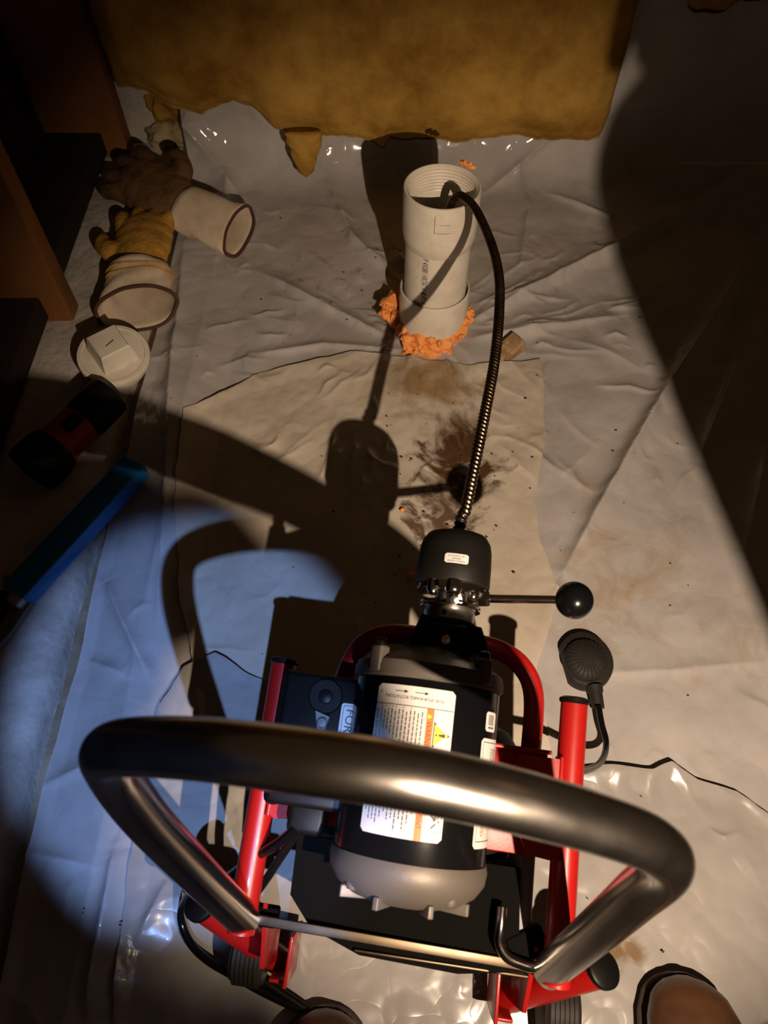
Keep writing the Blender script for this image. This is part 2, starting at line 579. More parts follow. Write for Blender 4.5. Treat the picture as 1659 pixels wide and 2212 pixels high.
# ------------------------------------------------------------------ plastic sheets
xs = np.linspace(-0.450, 1.00, 500)
ss = np.linspace(-0.40, 2.0, 820)          # running length: floor, curve, wall
SX, SS = np.meshgrid(xs, ss)
rad, y0c = 0.12, 1.47
arc = rad * math.pi / 2
ang = np.clip((SS - y0c) / rad, 0, math.pi / 2)
YB = np.where(SS < y0c, SS, np.where(SS < y0c + arc, y0c + rad * np.sin(ang), y0c + rad))
ZB = np.where(SS < y0c, 0, np.where(SS < y0c + arc, rad * (1 - np.cos(ang)), rad + (SS - y0c - arc)))
H = base_h(SX, SS)
# the left margin of the film lies along the footing, a little wavy
edge = 0.010 * N1(SS * 3.1, SS * 0 + 7) + 0.006 * N2(SS * 9, SS * 0 + 3)
wgt = np.clip(1 - (SX + 0.450) / 0.08, 0, 1)
SXe = SX + edge * wgt
lift = 0.018 * np.clip(1 - np.abs(SX + 0.36) / 0.07, 0, 1) * np.clip((1.2 - SS) / 0.4, 0, 1)
H = H + lift
PXs = SXe
PYs = YB - H * np.sin(ang)
PZs = ZB + H * np.cos(ang) * 1.0
film = grid_mesh('plastic_sheet', PXs, PYs, PZs, 'film')
tag(film, 'large milky plastic sheet over the ground, running up the far wall behind the white pipe', 'plastic sheet')


def surf(x, y):
    x = np.asarray(x, float)
    y = np.asarray(y, float)
    return base_h(x, y) + 0.018 * np.clip(1 - np.abs(x + 0.36) / 0.07, 0, 1) * np.clip((1.2 - y) / 0.4, 0, 1)


def poly_at(pts, n):
    P = np.array(pts, float)
    d = np.r_[0, np.cumsum(np.hypot(*np.diff(P, axis=0).T))]
    t = np.linspace(0, d[-1], n)
    return np.stack([np.interp(t, d, P[:, 0]), np.interp(t, d, P[:, 1])], 1)


def coons(top, bottom, left, right, nu, nv):
    T, B = poly_at(top, nu), poly_at(bottom, nu)
    Lf, R = poly_at(left, nv), poly_at(right, nv)
    u = np.linspace(0, 1, nu)[None, :, None]
    v = np.linspace(0, 1, nv)[:, None, None]
    S = (1 - v) * T[None] + v * B[None] + (1 - u) * Lf[:, None] + u * R[:, None]
    S -= (1 - u) * (1 - v) * T[0] + u * (1 - v) * T[-1] + (1 - u) * v * B[0] + u * v * B[-1]
    return S


def sheet(name, top, bottom, left, right, m, off, nu, nv, amp=1.0, curl=0.006):
    f = lambda l: [fl(*p)[:2] for p in l]
    S = coons(f(top), f(bottom), f(left), f(right), nu, nv)
    x, y = S[..., 0], S[..., 1]
    jx = 0.004 * N3(x * 18, y * 18) + 0.002 * N4(x * 50, y * 50)
    x, y = x + jx, y + 0.004 * N4(x * 18 + 9, y * 18)
    z = surf(x, y) * 0.85 + off + amp * (0.006 * np.abs(N2(x * 6 + 4, y * 6)) + 0.004 * np.abs(N1(x * 14, y * 14 + 8)) + 0.0022 * np.abs(N3(x * 30, y * 30)))
    u = np.linspace(0, 1, nu)[None, :]
    v = np.linspace(0, 1, nv)[:, None]
    e = np.minimum(np.minimum(u, 1 - u) * nu / 10, np.minimum(v, 1 - v) * nv / 10)
    z = z + curl * np.exp(-(e / 1.0) ** 2) * (0.5 + N1(x * 11, y * 11 + 5))
    return grid_mesh(name, x, y, z, m), (x, y, z)


o, PATCH = sheet('plastic_sheet', [(405, 905), (560, 812), (760, 770), (880, 783), (1010, 800), (1080, 790), (1166, 784)],
                 [(440, 1560), (700, 1620), (1000, 1650), (1190, 1660)],
                 [(405, 905), (385, 1100), (395, 1300), (440, 1560)],
                 [(1166, 784), (1176, 960), (1150, 1090), (1166, 1180), (1205, 1290), (1160, 1450), (1190, 1660)], 'filmpatch', 0.004, 260, 300, 0.8)
tag(o, 'mud-stained beige plastic sheet laid loose under the coiled cable, before the white pipe', 'plastic sheet')

o, FRONT = sheet('plastic_sheet', [(330, 1640), (352, 1530), (400, 1450), (470, 1420), (560, 1470), (800, 1580), (1050, 1640), (1200, 1665), (1300, 1660), (1400, 1668), (1440, 1652), (1500, 1690), (1580, 1715), (1700, 1800)],
                 [(240, 2330), (700, 2330), (1200, 2330), (1760, 2330)],
                 [(330, 1640), (290, 1900), (240, 2330)],
                 [(1700, 1800), (1740, 2050), (1760, 2330)], 'filmwhite', 0.007, 330, 170, 1.0, 0.010)
tag(o, 'pale plastic sheet spread under the rear wheels and the brown boots', 'plastic sheet')

# ------------------------------------------------------------------ drain machine (own axes: x right, y along the motor, z up off the motor)
yaw, pit = math.radians(-8), math.radians(14)
ax = Vector((math.cos(yaw), math.sin(yaw), 0))
ay = Vector((-math.sin(yaw) * math.cos(pit), math.cos(yaw) * math.cos(pit), math.sin(pit)))
az = ax.cross(ay)
ORG = Vector(CAM + 0.66 * (FWD + np.array([(905 - 829.5) / FPX, 0, 0]) + (1106 - 1650) / FPX * UPV))
ROT = Matrix((ax, ay, az)).transposed()
DZ = 0.31
mach = thing('drain_machine', 'red-framed drain cleaning machine with black motor, chrome push handle and feed lever', 'drain machine')
mach.matrix_world = Matrix.Translation(ORG - az * DZ) @ ROT.to_4x4()


def m2w(p):
    return ORG + ROT @ Vector(p)


def w2m(p):
    return ROT.transposed() @ (Vector(p) - ORG)


def part(mb, name, m, parent=None, **k):
    o = mb.build(name, m, parent or mach, **k)
    if parent is None:
        o.location = (0, 0, DZ)
    return o


RT = 0.0135
CX = 0.013      # the feed axis sits a little right of the motor axis
for s in (-1, 1):
    rail = part(MB().tube(spline([(s * .152, .081, -.06), (s * .151, .0, -.06), (s * .150, -.12, -.061), (s * .149, -.175, -.062)], 6), RT, 20), 'side_rail', 'red')
    part(MB().lathe([(0.0, 0.004), (.011, .004), (.0152, .002), (.0155, -.001), (.0137, -.003)], (s * .152, .081, -.06), (0, 1, 0.02), 24), 'end_cap', 'black', rail)
    a, b = Vector((s * .199, -.164, -.095)), Vector((s * .130, -.240, -.236))
    post = part(MB().tube([a, a * .9 + b * .1, b * .9 + a * .1, b], [.0152] * 4, 20), 'rear_post', 'red')
    d = (a - b).normalized()
    part(MB().lathe([(.0155, -.004), (.0175, -.001), (.0175, .004), (.0150, .006), (.0, .0062)], a, d, 24), 'end_cap', 'black', post)
    g = MB().box((s * .112, -.222, -.205), (.004, .050, .075), bevel=.0012)
    g.box((s * .121, -.246, -.212), (.022, .004, .055), bevel=.0012)
    part(g, 'foot_bracket', 'red')
    # gusset between rail and post
    g = MB().prism([(-.150, -.075), (-.218, -.12), (-.232, -.2), (-.20, -.2), (-.165, -.115)], s * .130, s * .134, lambda u, v, h: (h, u, v))
    part(g, 'gusset_plate', 'red')

hoop = [(CX - .104, -.02, -.115), (CX - .104, .03, -.09), (CX - .100, .075, -.068), (CX - .085, .108, -.054), (CX - .060, .122, -.048), (CX - .02, .124, -.046),
        (CX + .02, .124, -.046), (CX + .055, .121, -.048), (CX + .082, .108, -.054), (CX + .098, .082, -.066), (CX + .103, .03, -.09), (CX + .104, -.02, -.115)]
part(MB().tube(spline(hoop, 6), .0105, 18), 'front_hoop', 'red')

# red motor plate with turned-up front flange and side ears
g = MB().box((0.0, -.022, -.076), (.262, .100, .004), bevel=.001)
g.box((0.0, .027, -.064), (.262, .004, .028), bevel=.001)
part(g, 'motor_plate', 'red')
for s in (-1, 1):
    g = MB().prism([(s * .100, .022), (s * .139, .022), (s * .139, -.066), (s * .134, -.070), (s * .112, -.068), (s * .085, -.015)], -.050, -.046, lambda u, v, h: (u, v, h))
    g.box((s * .140, -.022, -.058), (.004, .094, .028), bevel=.0012)
    part(g, 'plate_ear', 'red')

# motor
mot = part(MB().lathe([(.066, -.084), (.0682, -.080), (.0682, .074), (.066, .077)], (0, 0, 0), (0, 1, 0), 64), 'motor', 'blackgloss')
bell = MB().lathe([(.0, .104), (.034, .104), (.036, .100), (.040, .097), (.060, .092), (.0695, .086), (.0712, .080), (.0712, .073), (.069, .071)], (0, 0, 0), (0, 1, 0), 64)
for k in range(4):
    th = math.radians(45 + 90 * k)
    bell.box((.0665 * math.sin(th), .086, .0665 * math.cos(th)), (.014, .024, .012), Matrix.Rotation(th, 3, 'Y'), .0025)
part(bell, 'front_bell', 'alu', mot)
bell = MB().lathe([(.0690, -.076), (.0705, -.082), (.0690, -.092), (.062, -.102), (.050, -.110), (.040, -.113), (.0, -.113)], (0, 0, 0), (0, 1, 0), 64)
for k in range(4):
    th = math.radians(40 + 90 * k)
    bell.lathe([(.0062, .018), (.0062, .004), (.0045, .001), (.0, .001)], (.058 * math.sin(th), -.106, .058 * math.cos(th)), (0, 1, 0), 14)
for k in range(8):
    th = math.radians(22 + 45 * k)
    bell.box((.045 * math.sin(th), -.110, .045 * math.cos(th)), (.005, .010, .030), Matrix.Rotation(th, 3, 'Y'), .001)
part(bell, 'rear_bell', 'alu', mot)
for k in range(4):
    th = math.radians(45 + 90 * k)
    part(MB().lathe([(.0052, .0), (.0052, .005), (.003, .007), (.0, .007)], (.0665 * math.sin(th), .098, .0665 * math.cos(th)), (0, 1, 0), 12), 'through_bolt', 'black', mot)
part(MB().lathe([(.036, .103), (.036, .110), (.029, .112), (.029, .118)], (CX * .6, 0, -.004), (0, 1, 0), 40), 'nose_disc', 'black', mot)

# neck bracket that carries the feed head
nb = MB().prism([(CX - .036, .104), (CX + .040, .104), (CX + .036, .118), (CX + .031, .130), (CX - .027, .136), (CX - .033, .118)], -.034, .022, lambda u, v, h: (u, v, h))
nb.lathe([(.027, .100), (.027, .134), (.024, .136)], (CX, 0, 0), (0, 1, 0), 40)
nb.box((CX, .118, .022), (.034, .022, .012), bevel=.003)
neck = part(nb, 'neck_bracket', 'black')
for s, y in ((-.012, .112), ):
    part(MB().lathe([(.0, .0085), (.004, .0075), (.0062, .004), (.0068, .0)], (CX - .002, .113, .027), (0, -.1, 1), 20), 'bolt', 'chrome', neck)

# auto-feed head
fh = part(MB().lathe([(.0, .226), (.020, .2255), (.030, .222), (.0345, .215), (.0362, .207), (.0370, .190), (.0372, .172), (.0360, .170), (.0, .170)], (CX, 0, 0), (0, 1, .0), 56,
                     rmod=lambda th, r, h: 1.0 + 0.012 * math.cos(3 * th)), 'feed_head', 'foothead')
part(MB().lathe([(.0340, .170), (.0350, .168), (.0350, .163), (.033, .1615), (.0, .1615)], (CX, 0, 0), (0, 1, 0), 48), 'backing_plate', 'chrome', fh)
part(MB().lathe([(.016, .163), (.016, .150), (.0, .150)], (CX, 0, 0), (0, 1, 0), 32), 'spindle', 'turned', fh)
g = MB()
for y in (.1515, .1475):
    g.lathe([(.0300, y + .0008), (.0300, y - .0008), (.020, y - .0008)], (CX, 0, 0), (0, 1, 0), 48)
part(g, 'thrust_washer', 'chrome', fh)
part(MB().lathe([(.0245, .1465), (.0250, .145), (.0250, .133), (.0245, .1315), (.020, .131), (.020, .1465)], (CX, 0, 0), (0, 1, 0), 56), 'collar_ring', 'turned', fh)
part(MB().lathe([(.0, .0006), (.0026, .0006), (.0028, .0)], (CX - .006, .140, .0244), (-.25, 0, 1), 16), 'set_screw', 'ink', fh)
for (dx, dz, r) in ((-.019, .024, .0065), (.0, .031, .0085), (.020, .022, .006)):
    part(MB().lathe([(.0, .0075), (r * .6, .007), (r * .95, .004), (r, .0), (r, -.006)], (CX + dx, .1625, dz), (0, -1, .25), 20), 'bearing_bolt', 'chrome', fh)
part(MB().lathe([(.0, .015), (.0045, .0145), (.005, .013), (.005, .007), (.0085, .0065), (.0088, .004), (.0088, -.003)], (CX + .002, .155, .020), (0, -.35, 1), 6), 'adjusting_nut', 'chrome', fh)
ballp = Vector((.127, .165, .033))
pl = Vector((CX + .030, .160, .012))
part(MB().lathe([(.0075, -.006), (.0085, -.005), (.0085, .006), (.0072, .0075)], pl, ballp - pl, 6), 'lever_nut', 'chrome', fh)
lev = part(MB().tube([pl, pl.lerp(ballp, .5), ballp], .0042, 16), 'feed_lever', 'chrome')
prof = [(.0178 * math.sin(t), -.0178 * math.cos(t)) for t in np.linspace(0.25, math.pi, 18)]
prof = [(max(r, 0.0), h) for r, h in prof]
part(MB().lathe(prof, ballp, ballp - pl, 32), 'ball_knob', 'blackgloss', lev)


# labels -----------------------------------------------------------------
def text_flat(s, size, align='LEFT'):
    cu = bpy.data.curves.new('t', 'FONT')
    cu.body = s
    cu.size = size
    cu.align_x = align
    cu.resolution_u = 2
    o = bpy.data.objects.new('t', cu)
    COL.objects.link(o)
    dg = bpy.context.evaluated_depsgraph_get()
    me = bpy.data.meshes.new_from_object(o.evaluated_get(dg))
    vs = [(v.co.x, v.co.y) for v in me.vertices]
    fs = [tuple(p.vertices) for p in me.polygons]
    bpy.data.objects.remove(o)
    bpy.data.curves.remove(cu)
    bpy.data.meshes.remove(me)
    return vs, fs


RM = 0.0682


def on_motor(a, b, h=0.0):
    """label sheet wrapped on the motor: a to the right over the top, b towards the rear"""
    th = a / RM
    return ((RM + h) * math.sin(th), -b, (RM + h) * math.cos(th))


def rrect(x0, y0, x1, y1, r, n=5):
    out = []
    for cx, cy, a0 in ((x1 - r, y0 + r, -90), (x1 - r, y1 - r, 0), (x0 + r, y1 - r, 90), (x0 + r, y0 + r, 180)):
        for k in range(n + 1):
            t = math.radians(a0 + 90 * k / n)
            out.append((cx + r * math.cos(t), cy + r * math.sin(t)))
    return out


def decal(mapf, x0, y0, x1, y1, h, r=0.003, nx=14):
    """curved label: strips across so that it follows the motor"""
    mb = MB()
    vs, fs = [], []
    xsL = np.linspace(x0, x1, nx)
    for x in xsL:
        e = 0.0
        if x < x0 + r:
            e = r - math.sqrt(max(0, r * r - (x0 + r - x) ** 2))
        elif x > x1 - r:
            e = r - math.sqrt(max(0, r * r - (x - x1 + r) ** 2))
        vs += [mapf(x, y0 + e, h), mapf(x, y1 - e, h)]
    for i in range(nx - 1):
        fs.append((2 * i, 2 * i + 1, 2 * i + 3, 2 * i + 2))
    return mb.add(vs, fs)


def quad(mb, mapf, x0, y0, x1, y1, h, nx=2):
    vs, fs = [], []
    for x in np.linspace(x0, x1, nx):
        vs += [mapf(x, y0, h), mapf(x, y1, h)]
    for i in range(nx - 1):
        fs.append((2 * i, 2 * i + 1, 2 * i + 3, 2 * i + 2))
    mb.add(vs, fs)


def lettering(mb, mapf, s, size, x, y, rot, h, align='LEFT'):
    """flat print; rot in quarter turns: 0 upright, 1 reading down the label, 2 upside down"""
    vs, fs = text_flat(s, size, align)
    out = []
    for (u, v) in vs:
        if rot == 0:
            a, b = x + u, y - v
        elif rot == 1:
            a, b = x + v, y + u
        else:
            a, b = x - u, y + v
        out.append(mapf(a, b, h))
    mb.add(out, fs)


def wordline(mb, mapf, x, y0, y1, wdt, h, rnd):
    """illegible small print running down the label as word-length dashes"""
    y = y0
    while y < y1:
        l = rnd.uniform(.0016, .0050)
        quad(mb, mapf, x, y, x + wdt, min(y + l, y1), h)
        y += l + .0008


LX0, LX1, LY0, LY1 = -.047, .0245, -.064, .0575      # along b: front edge to rear edge
part(decal(on_motor, LX0, LY0, LX1, LY1, .0003, nx=24), 'warning_label', 'label', mot, smooth=False)
ink, org, yel = MB(), MB(), MB()
h1, h2, h3 = .0005, .0007, .0009
rnd = random.Random(3)
quad(ink, on_motor, LX0 + .0005, -.0475, LX1 - .0005, -.0469, h1, 14)
quad(ink, on_motor, LX0 + .0005, -.0005, LX1 - .0005, .0001, h1, 14)
quad(ink, on_motor, -.0405, -.0469, -.0400, -.0005, h1)
for ax_, in ((-.029,), (-.011,)):
    quad(ink, on_motor, ax_, -.0592, ax_ + .009, -.0586, h1, 3)
    ink.add([on_motor(ax_ + .012, -.0589, h1), on_motor(ax_ + .0085, -.0604, h1), on_motor(ax_ + .0085, -.0574, h1)], [(0, 1, 2)])
lettering(ink, on_motor, 'FOR (FORWARD ROTATION)', .0040, .0145, -.0555, 2, h1)
lettering(ink, on_motor, 'VR', .0026, -.0440, -.0590, 1, h1)
lettering(ink, on_motor, 'www.RIDGID.com', .0046, -.0458, -.0430, 1, h1)
quad(org, on_motor, .0010, -.0469, .0066, .0575, h1, 3)
quad(ink, on_motor, .0066, -.0469, .0069, .0575, h2)
lettering(ink, on_motor, 'WARNING', .0058, .0018, -.0365, 1, h2)
lettering(ink, on_motor, 'AVERTISSEMENT', .0050, .0020, .0120, 1, h2)
# small triangle sign beside WARNING
yel.add([on_motor(.0056, -.0405, h2), on_motor(.0020, -.0428, h2), on_motor(.0020, -.0382, h2)], [(0, 1, 2)])
# text blocks
for i in range(11):
    x = -.0372 + i * .0034
    y1 = -.046 + (.018 + .002 * i if i < 9 else .043)
    wordline(ink, on_motor, x, -.0435 + (.0 if i % 3 else .0015), min(y1 + rnd.uniform(0, .006), -.002), .0008, h1, rnd)
    if i in (0, 1, 2, 3, 5, 7):
        quad(ink, on_motor, x + .0002, -.0458, x + .0010, -.0450, h1)
for i in range(13):
    x = -.0440 + i * .0034
    wordline(ink, on_motor, x, .0040, .050 + rnd.uniform(-.012, .004), .0008, h1, rnd)
# hazard triangle
tri = [(.0226, -.0265), (.0078, -.0370), (.0078, -.0155)]
ink.add([on_motor(a, b, h1) for a, b in tri], [(0, 1, 2)])
c = (sum(p[0] for p in tri) / 3, sum(p[1] for p in tri) / 3)
yel.add([on_motor(c[0] + (a - c[0]) * .82, c[1] + (b - c[1]) * .82, h2) for a, b in tri], [(0, 1, 2)])
ink.add([on_motor(*p, h3) for p in ((.0182, -.0278), (.0182, -.0245), (.0125, -.0256), (.0125, -.0268))], [(0, 1, 2, 3)])
quad(ink, on_motor, .0098, -.0270, .0114, -.0254, h3)


def frame_box(x0, y0, x1, y1, t=.0004):
    quad(ink, on_motor, x0, y0, x1, y0 + t, h1, 4)
    quad(ink, on_motor, x0, y1 - t, x1, y1, h1, 4)
    quad(ink, on_motor, x0, y0, x0 + t, y1, h1)
    quad(ink, on_motor, x1 - t, y0, x1, y1, h1)


def stroke(pts, t=.0011):
    for (a, b) in zip(pts, pts[1:]):
        dx, dy = b[0] - a[0], b[1] - a[1]
        l = math.hypot(dx, dy)
        nx_, ny_ = -dy / l * t / 2, dx / l * t / 2
        ink.add([on_motor(a[0] + nx_, a[1] + ny_, h2), on_motor(b[0] + nx_, b[1] + ny_, h2), on_motor(b[0] - nx_, b[1] - ny_, h2), on_motor(a[0] - nx_, a[1] - ny_, h2)], [(0, 1, 2, 3)])


frame_box(.0085, -.0130, .0228, .0085)
stroke([(.0092, -.0125), (.0110, -.0060), (.0150, -.002)], .0030)
stroke([(.0170, -.0115), (.0200, -.0085), (.0195, -.0050), (.0165, -.0035), (.0160, -.007), (.0190, .003)], .0006)
frame_box(.0085, .0270, .0228, .0495)
stroke([(.0105, .0300), (.0140, .0380), (.0175, .0405)], .0013)
stroke([(.0175, .0405), (.0165, .0300)], .0007)
stroke([(.0190, .0400), (.0215, .0300)], .0007)
stroke([(.0140, .0470), (.0180, .0430)], .0012)
quad(ink, on_motor, .0152, .0385, .0180, .0412, h2)
quad(ink, on_motor, .0194, .0408, .0208, .0422, h2)
part(org, 'orange_band', 'orange', mot, smooth=False)
part(yel, 'hazard_triangle', 'yellow', mot, smooth=False)
part(ink, 'label_print', 'ink', mot, smooth=False)
# side stickers on the right of the motor
g = decal(on_motor, .062, -.053, .082, -.036, .0003, .002, 10)
part(g, 'barcode_sticker', 'label', mot, smooth=False)
g = MB()
for i in range(7):
    quad(g, on_motor, .066 + i * .0015, -.0505, .066 + i * .0015 + .0007, -.0415, h1)
quad(g, on_motor, .066, -.0402, .0765, -.0385, h1)
part(g, 'barcode_print', 'inkgrey', mot, smooth=False)
g = decal(on_motor, .058, -.030, .098, .060, .0003, .003, 14)
part(g, 'rating_label', 'label', mot, smooth=False)
g = MB()
quad(g, on_motor, .0610, -.0270, .0950, -.0264, h1, 8)
quad(g, on_motor, .0610, .0540, .0950, .0546, h1, 8)
quad(g, on_motor, .0610, -.0270, .0615, .0546, h1)
for i in range(4):
    wordline(g, on_motor, .076 + .004 * i, -.022, .030, .0012, h1, rnd)
part(g, 'rating_print', 'ink', mot, smooth=False)
g = MB()
for k in range(20):
    t0, t1 = 2 * math.pi * k / 20, 2 * math.pi * (k + 1) / 20
    for r0, r1 in ((.0030, .0036), (.0012, .0017)):
        g.add([on_motor(.0705 + r * math.cos(t) * .8, .045 + r * 1.5 * math.sin(t), h1) for r, t in ((r0, t0), (r1, t0), (r1, t1), (r0, t1))], [(0, 1, 2, 3)])
part(g, 'rating_emblem', 'inkred', mot, smooth=False)


def on_head(a, b, h=0.0):
    th = a / .0372
    r = .0374 + h
    return (CX + r * math.sin(th), .198 - b, r * math.cos(th))


part(decal(on_head, -.0115, .003, .0115, .0125, .0004, .0015, 14), 'patent_sticker', 'label', fh, smooth=False)
g = MB()
lettering(g, on_head, 'U.S. PATENT NO.', .0021, 0, .0062, 0, .0007, 'CENTER')
lettering(g, on_head, '8,046,867', .0021, 0, .0087, 0, .0007, 'CENTER')
lettering(g, on_head, 'PATENTS PENDING', .0019, 0, .0112, 0, .0007, 'CENTER')
part(g, 'patent_print', 'inkgrey', fh, smooth=False)

# switch box left of the motor
sb = MB().box((-.0975, .008, -.018), (.078, .120, .050), bevel=.005)
sb.box((-.131, .008, -.016), (.018, .124, .034), bevel=.007)
sb.box((-.058, .052, -.002), (.014, .026, .024), bevel=.004)
sw = part(sb, 'switch_box', 'black')
g = MB().lathe([(.0160, .0), (.0165, .0012), (.0160, .0018), (.0152, .0010), (.0068, .0010), (.0062, .003), (.0046, .0036), (.0, .0038)], (-.095, .048, .007), (0, 0, 1), 48)
part(g, 'plug_cover', 'black', sw)
g = MB().prism([(-.102, .034), (-.088, .030), (-.091, .016), (-.096, .011)], .008, .012, lambda u, v, h: (u, v, h))
g.lathe([(.0, .004), (.004, .0036), (.005, .002), (.005, .0)], (-.094, .024, .011), (0, 0, 1), 16)
part(g, 'switch_toggle', 'grey', sw)
SWM = lambda a, b, h=0.0: (-.0700 + a, .0405 - b, .0073 + h)
part(MB().prism(rrect(-.0085, -.004, .0085, .042, .0028), .0, .0005, SWM), 'switch_sticker', 'label', sw, smooth=False)
g = MB()
ro = rrect(-.0066, -.002, .0066, .040, .0018)
ri = [(a * .93, .019 + (b - .019) * .975) for a, b in ro]
n = len(ro)
g.add([SWM(a, b, .0007) for a, b in ro] + [SWM(a, b, .0007) for a, b in ri], [(i, (i + 1) % n, n + (i + 1) % n, n + i) for i in range(n)])
lettering(g, SWM, 'FOR', .0115, -.0034, .0008, 1, .0007)
part(g, 'switch_lettering', 'ink', sw, smooth=False)
part(MB().box((-.098, -.062, -.030), (.036, .030, .034), bevel=.006), 'cord_entry', 'black', sw)
g = MB()
g.box((-.052, .060, .004), (.006, .016, .014), bevel=.002).box((-.055, .030, .008), (.010, .010, .012), bevel=.002)
g.tube(spline([(-.047, .058, .012), (-.044, .035, .016), (-.046, .010, .016), (-.053, -.004, .010)], 6), .0022, 10)
part(g, 'housing_clip', 'blackgloss', sw)

# cable drum below
dr = part(MB().lathe([(.0, .05), (.085, .05), (.100, .044), (.110, .030), (.113, .01), (.115, -.06), (.114, -.11), (.108, -.15), (.098, -.170), (.080, -.182), (.0, -.184)],
                     (0.004, 0, -.190), (0, 1, 0), 64), 'cable_drum', 'drum')
part(MB().lathe([(.1165, -.085), (.1185, -.088), (.1185, -.100), (.1165, -.103)], (0.004, 0, -.190), (0, 1, 0), 64), 'drum_band', 'grey', dr)
g = MB().box((.118, -.110, -.115), (.020, .130, .060), bevel=.006)
part(g, 'drum_guard', 'grey', dr)
g = MB().prism([(-.112, -.085), (.112, -.085), (.116, -.150), (.108, -.176), (.060, -.184), (-.035, -.182), (-.085, -.166), (-.110, -.140)], -.090, -.080, lambda u, v, h: (u, v, h))
part(g, 'drum_cover', 'matte', dr, smooth=False)

# handle
hp = [(-.149, -.1645, -.067), (-.1726, -.103, .0686), (-.189, -.056, .169), (-.193, -.024, .235), (-.176, -.009, .282), (-.125, -.0015, .315), (-.069, .001, .332), (-.016, .001, .332),
      (.037, -.003, .315), (.0905, -.010, .286), (.132, -.019, .254), (.153, -.0335, .216), (.1536, -.062, .151), (.151, -.103, .063), (.145, -.167, -.074)]
hd = part(MB().tube(spline(hp, 7), .0160, 24), 'push_handle', 'nickel')
a, b = Vector((-.137, -.163, -.067)), Vector((.134, -.168, -.079))
g = MB().box((a + b) / 2, ((b - a).length, .009, .0035), Matrix.Rotation(math.atan2(-.005, .271), 3, 'Z') @ Matrix.Rotation(.044, 3, 'Y'), .001)
g.box((a + b) / 2 + Vector((.045, -.012, -.010)), ((b - a).length * .62, .003, .010), Matrix.Rotation(.044, 3, 'Y'), .001)
part(g, 'cross_strap', 'darksteel', hd)
part(MB().tube(spline([(.095, -.1185, -.064), (.0946, -.135, -.062), (.095, -.149, -.064), (.1035, -.160, -.066), (.1176, -.1645, -.069), (.132, -.166, -.072)], 7), .0050, 14), 'cable_hook', 'chrome', hd)
part(MB().box((.124, -.150, -.088), (.038, .024, .020), Matrix.Rotation(.5, 3, 'Z'), .003), 'pivot_bracket', 'matte', hd)
part(MB().box((-.131, -.163, -.088), (.024, .018, .020), bevel=.003), 'pivot_bracket', 'matte', hd)

# wheels
for s, wp in ((-1, (-.150, .006, .052)), (1, (.190, -.050, .052))):
    c = w2m(wp)
    prof = [(.010, -.020), (.024, -.020), (.031, -.019), (.0335, -.015)]
    for k in range(6):
        x = -.014 + k * .0050
        prof += [(.036, x), (.036, x + .0030), (.0338, x + .0036), (.0338, x + .0046)]
    prof += [(.0335, .016), (.031, .019), (.024, .020), (.010, .020)]
    wh = part(MB().lathe(prof, c, (1, 0, 0), 40), 'wheel', 'rubber')
    part(MB().lathe([(.0, .022), (.008, .022), (.010, .019), (.022, .0205), (.023, .018)] if s > 0 else [(.023, -.018), (.022, -.0205), (.010, -.019), (.008, -.022), (.0, -.022)], c, (1, 0, 0), 28), 'wheel_hub', 'grey', wh)
# ------------------------------------------------------------------ sewer clean-out pipe
PXY = Vector((.094, 1.046, 0))
PT = thing('cleanout_pipe', 'upright white PVC clean-out pipe with open threaded top', 'pipe', PXY)
HT = .312
ax = Vector((.0, .0, 1))
RP = .0572
g = MB().lathe([(RP, -.05), (RP, .24), (.050, .24), (.050, -.05)], (0, 0, 0), ax, 56)
part(g, 'pipe', 'pvc', PT)
prof = [(.0578, .214), (.0600, .218), (.0628, .232), (.0632, .240), (.0632, .302), (.0622, .3115), (.0600, .312)]
for k in range(8):
    z = .309 - k * .0055
    prof += [(.0565 - .0004 * k, z), (.0545 - .0004 * k, z - .0028)]
prof += [(.0520, .262), (.0500, .258), (.0500, .216)]
part(MB().lathe(prof, (0, 0, 0), ax, 72), 'threaded_adapter', 'pvc', PT)
part(MB().lathe([(.0606, .060), (.0606, .110), (.0616, .112), (.0640, .111), (.0650, .106), (.0650, -.05), (.0606, -.05)], (0, 0, 0), ax, 56), 'coupling', 'pvc', PT)


def on_pipe(a, b, h=0.0):
    th = a / RP - 0.42
    return ((RP + h) * math.sin(th), -(RP + h) * math.cos(th), b)


g = MB()
lettering(g, lambda a, b, h: on_pipe(a * 1.9, -b, h), 'P 4X080 14X7A7 H 40 P714', .0082, -.003, -.212, 1, .0006)
part(g, 'pipe_lettering', 'ink', PT, smooth=False)
g = MB()


def on_hub(a, b, h=0.0):
    th = a / .0632
    return ((.0632 + h) * math.sin(th), -(.0632 + h) * math.cos(th), b)


for (x0, y0, x1, y1) in ((-.014, .300, -.0132, .270), (-.014, .2700, .012, .2693), (-.006, .2850, .012, .2844)):
    vs = []
    quad(g, on_hub, x0, y0, x1, y1, .0003, 4)
part(g, 'adapter_print', 'inkgrey', PT, smooth=False)

# expanding foam around the pipe foot
fo = MB()
rnd = random.Random(12)


def blob(mb, c, r, squash=.8, seed=0):
    bm = bmesh.new()
    bmesh.ops.create_icosphere(bm, subdivisions=2, radius=1)
    rr = random.Random(seed)
    k = [rr.uniform(1.5, 4) for _ in range(6)]
    vs = []
    for v in bm.verts:
        n = v.co
        d = 1 + .16 * math.sin(k[0] * n.x * 2 + k[1]) + .14 * math.sin(k[2] * n.y * 2 + k[3]) + .1 * math.sin(k[4] * n.z * 3 + k[5])
        vs.append((c[0] + n.x * r * d, c[1] + n.y * r * d, c[2] + n.z * r * d * squash))
    bm.verts.index_update()
    mb.add(vs, [tuple(v.index for v in f.verts) for f in bm.faces])
    bm.free()


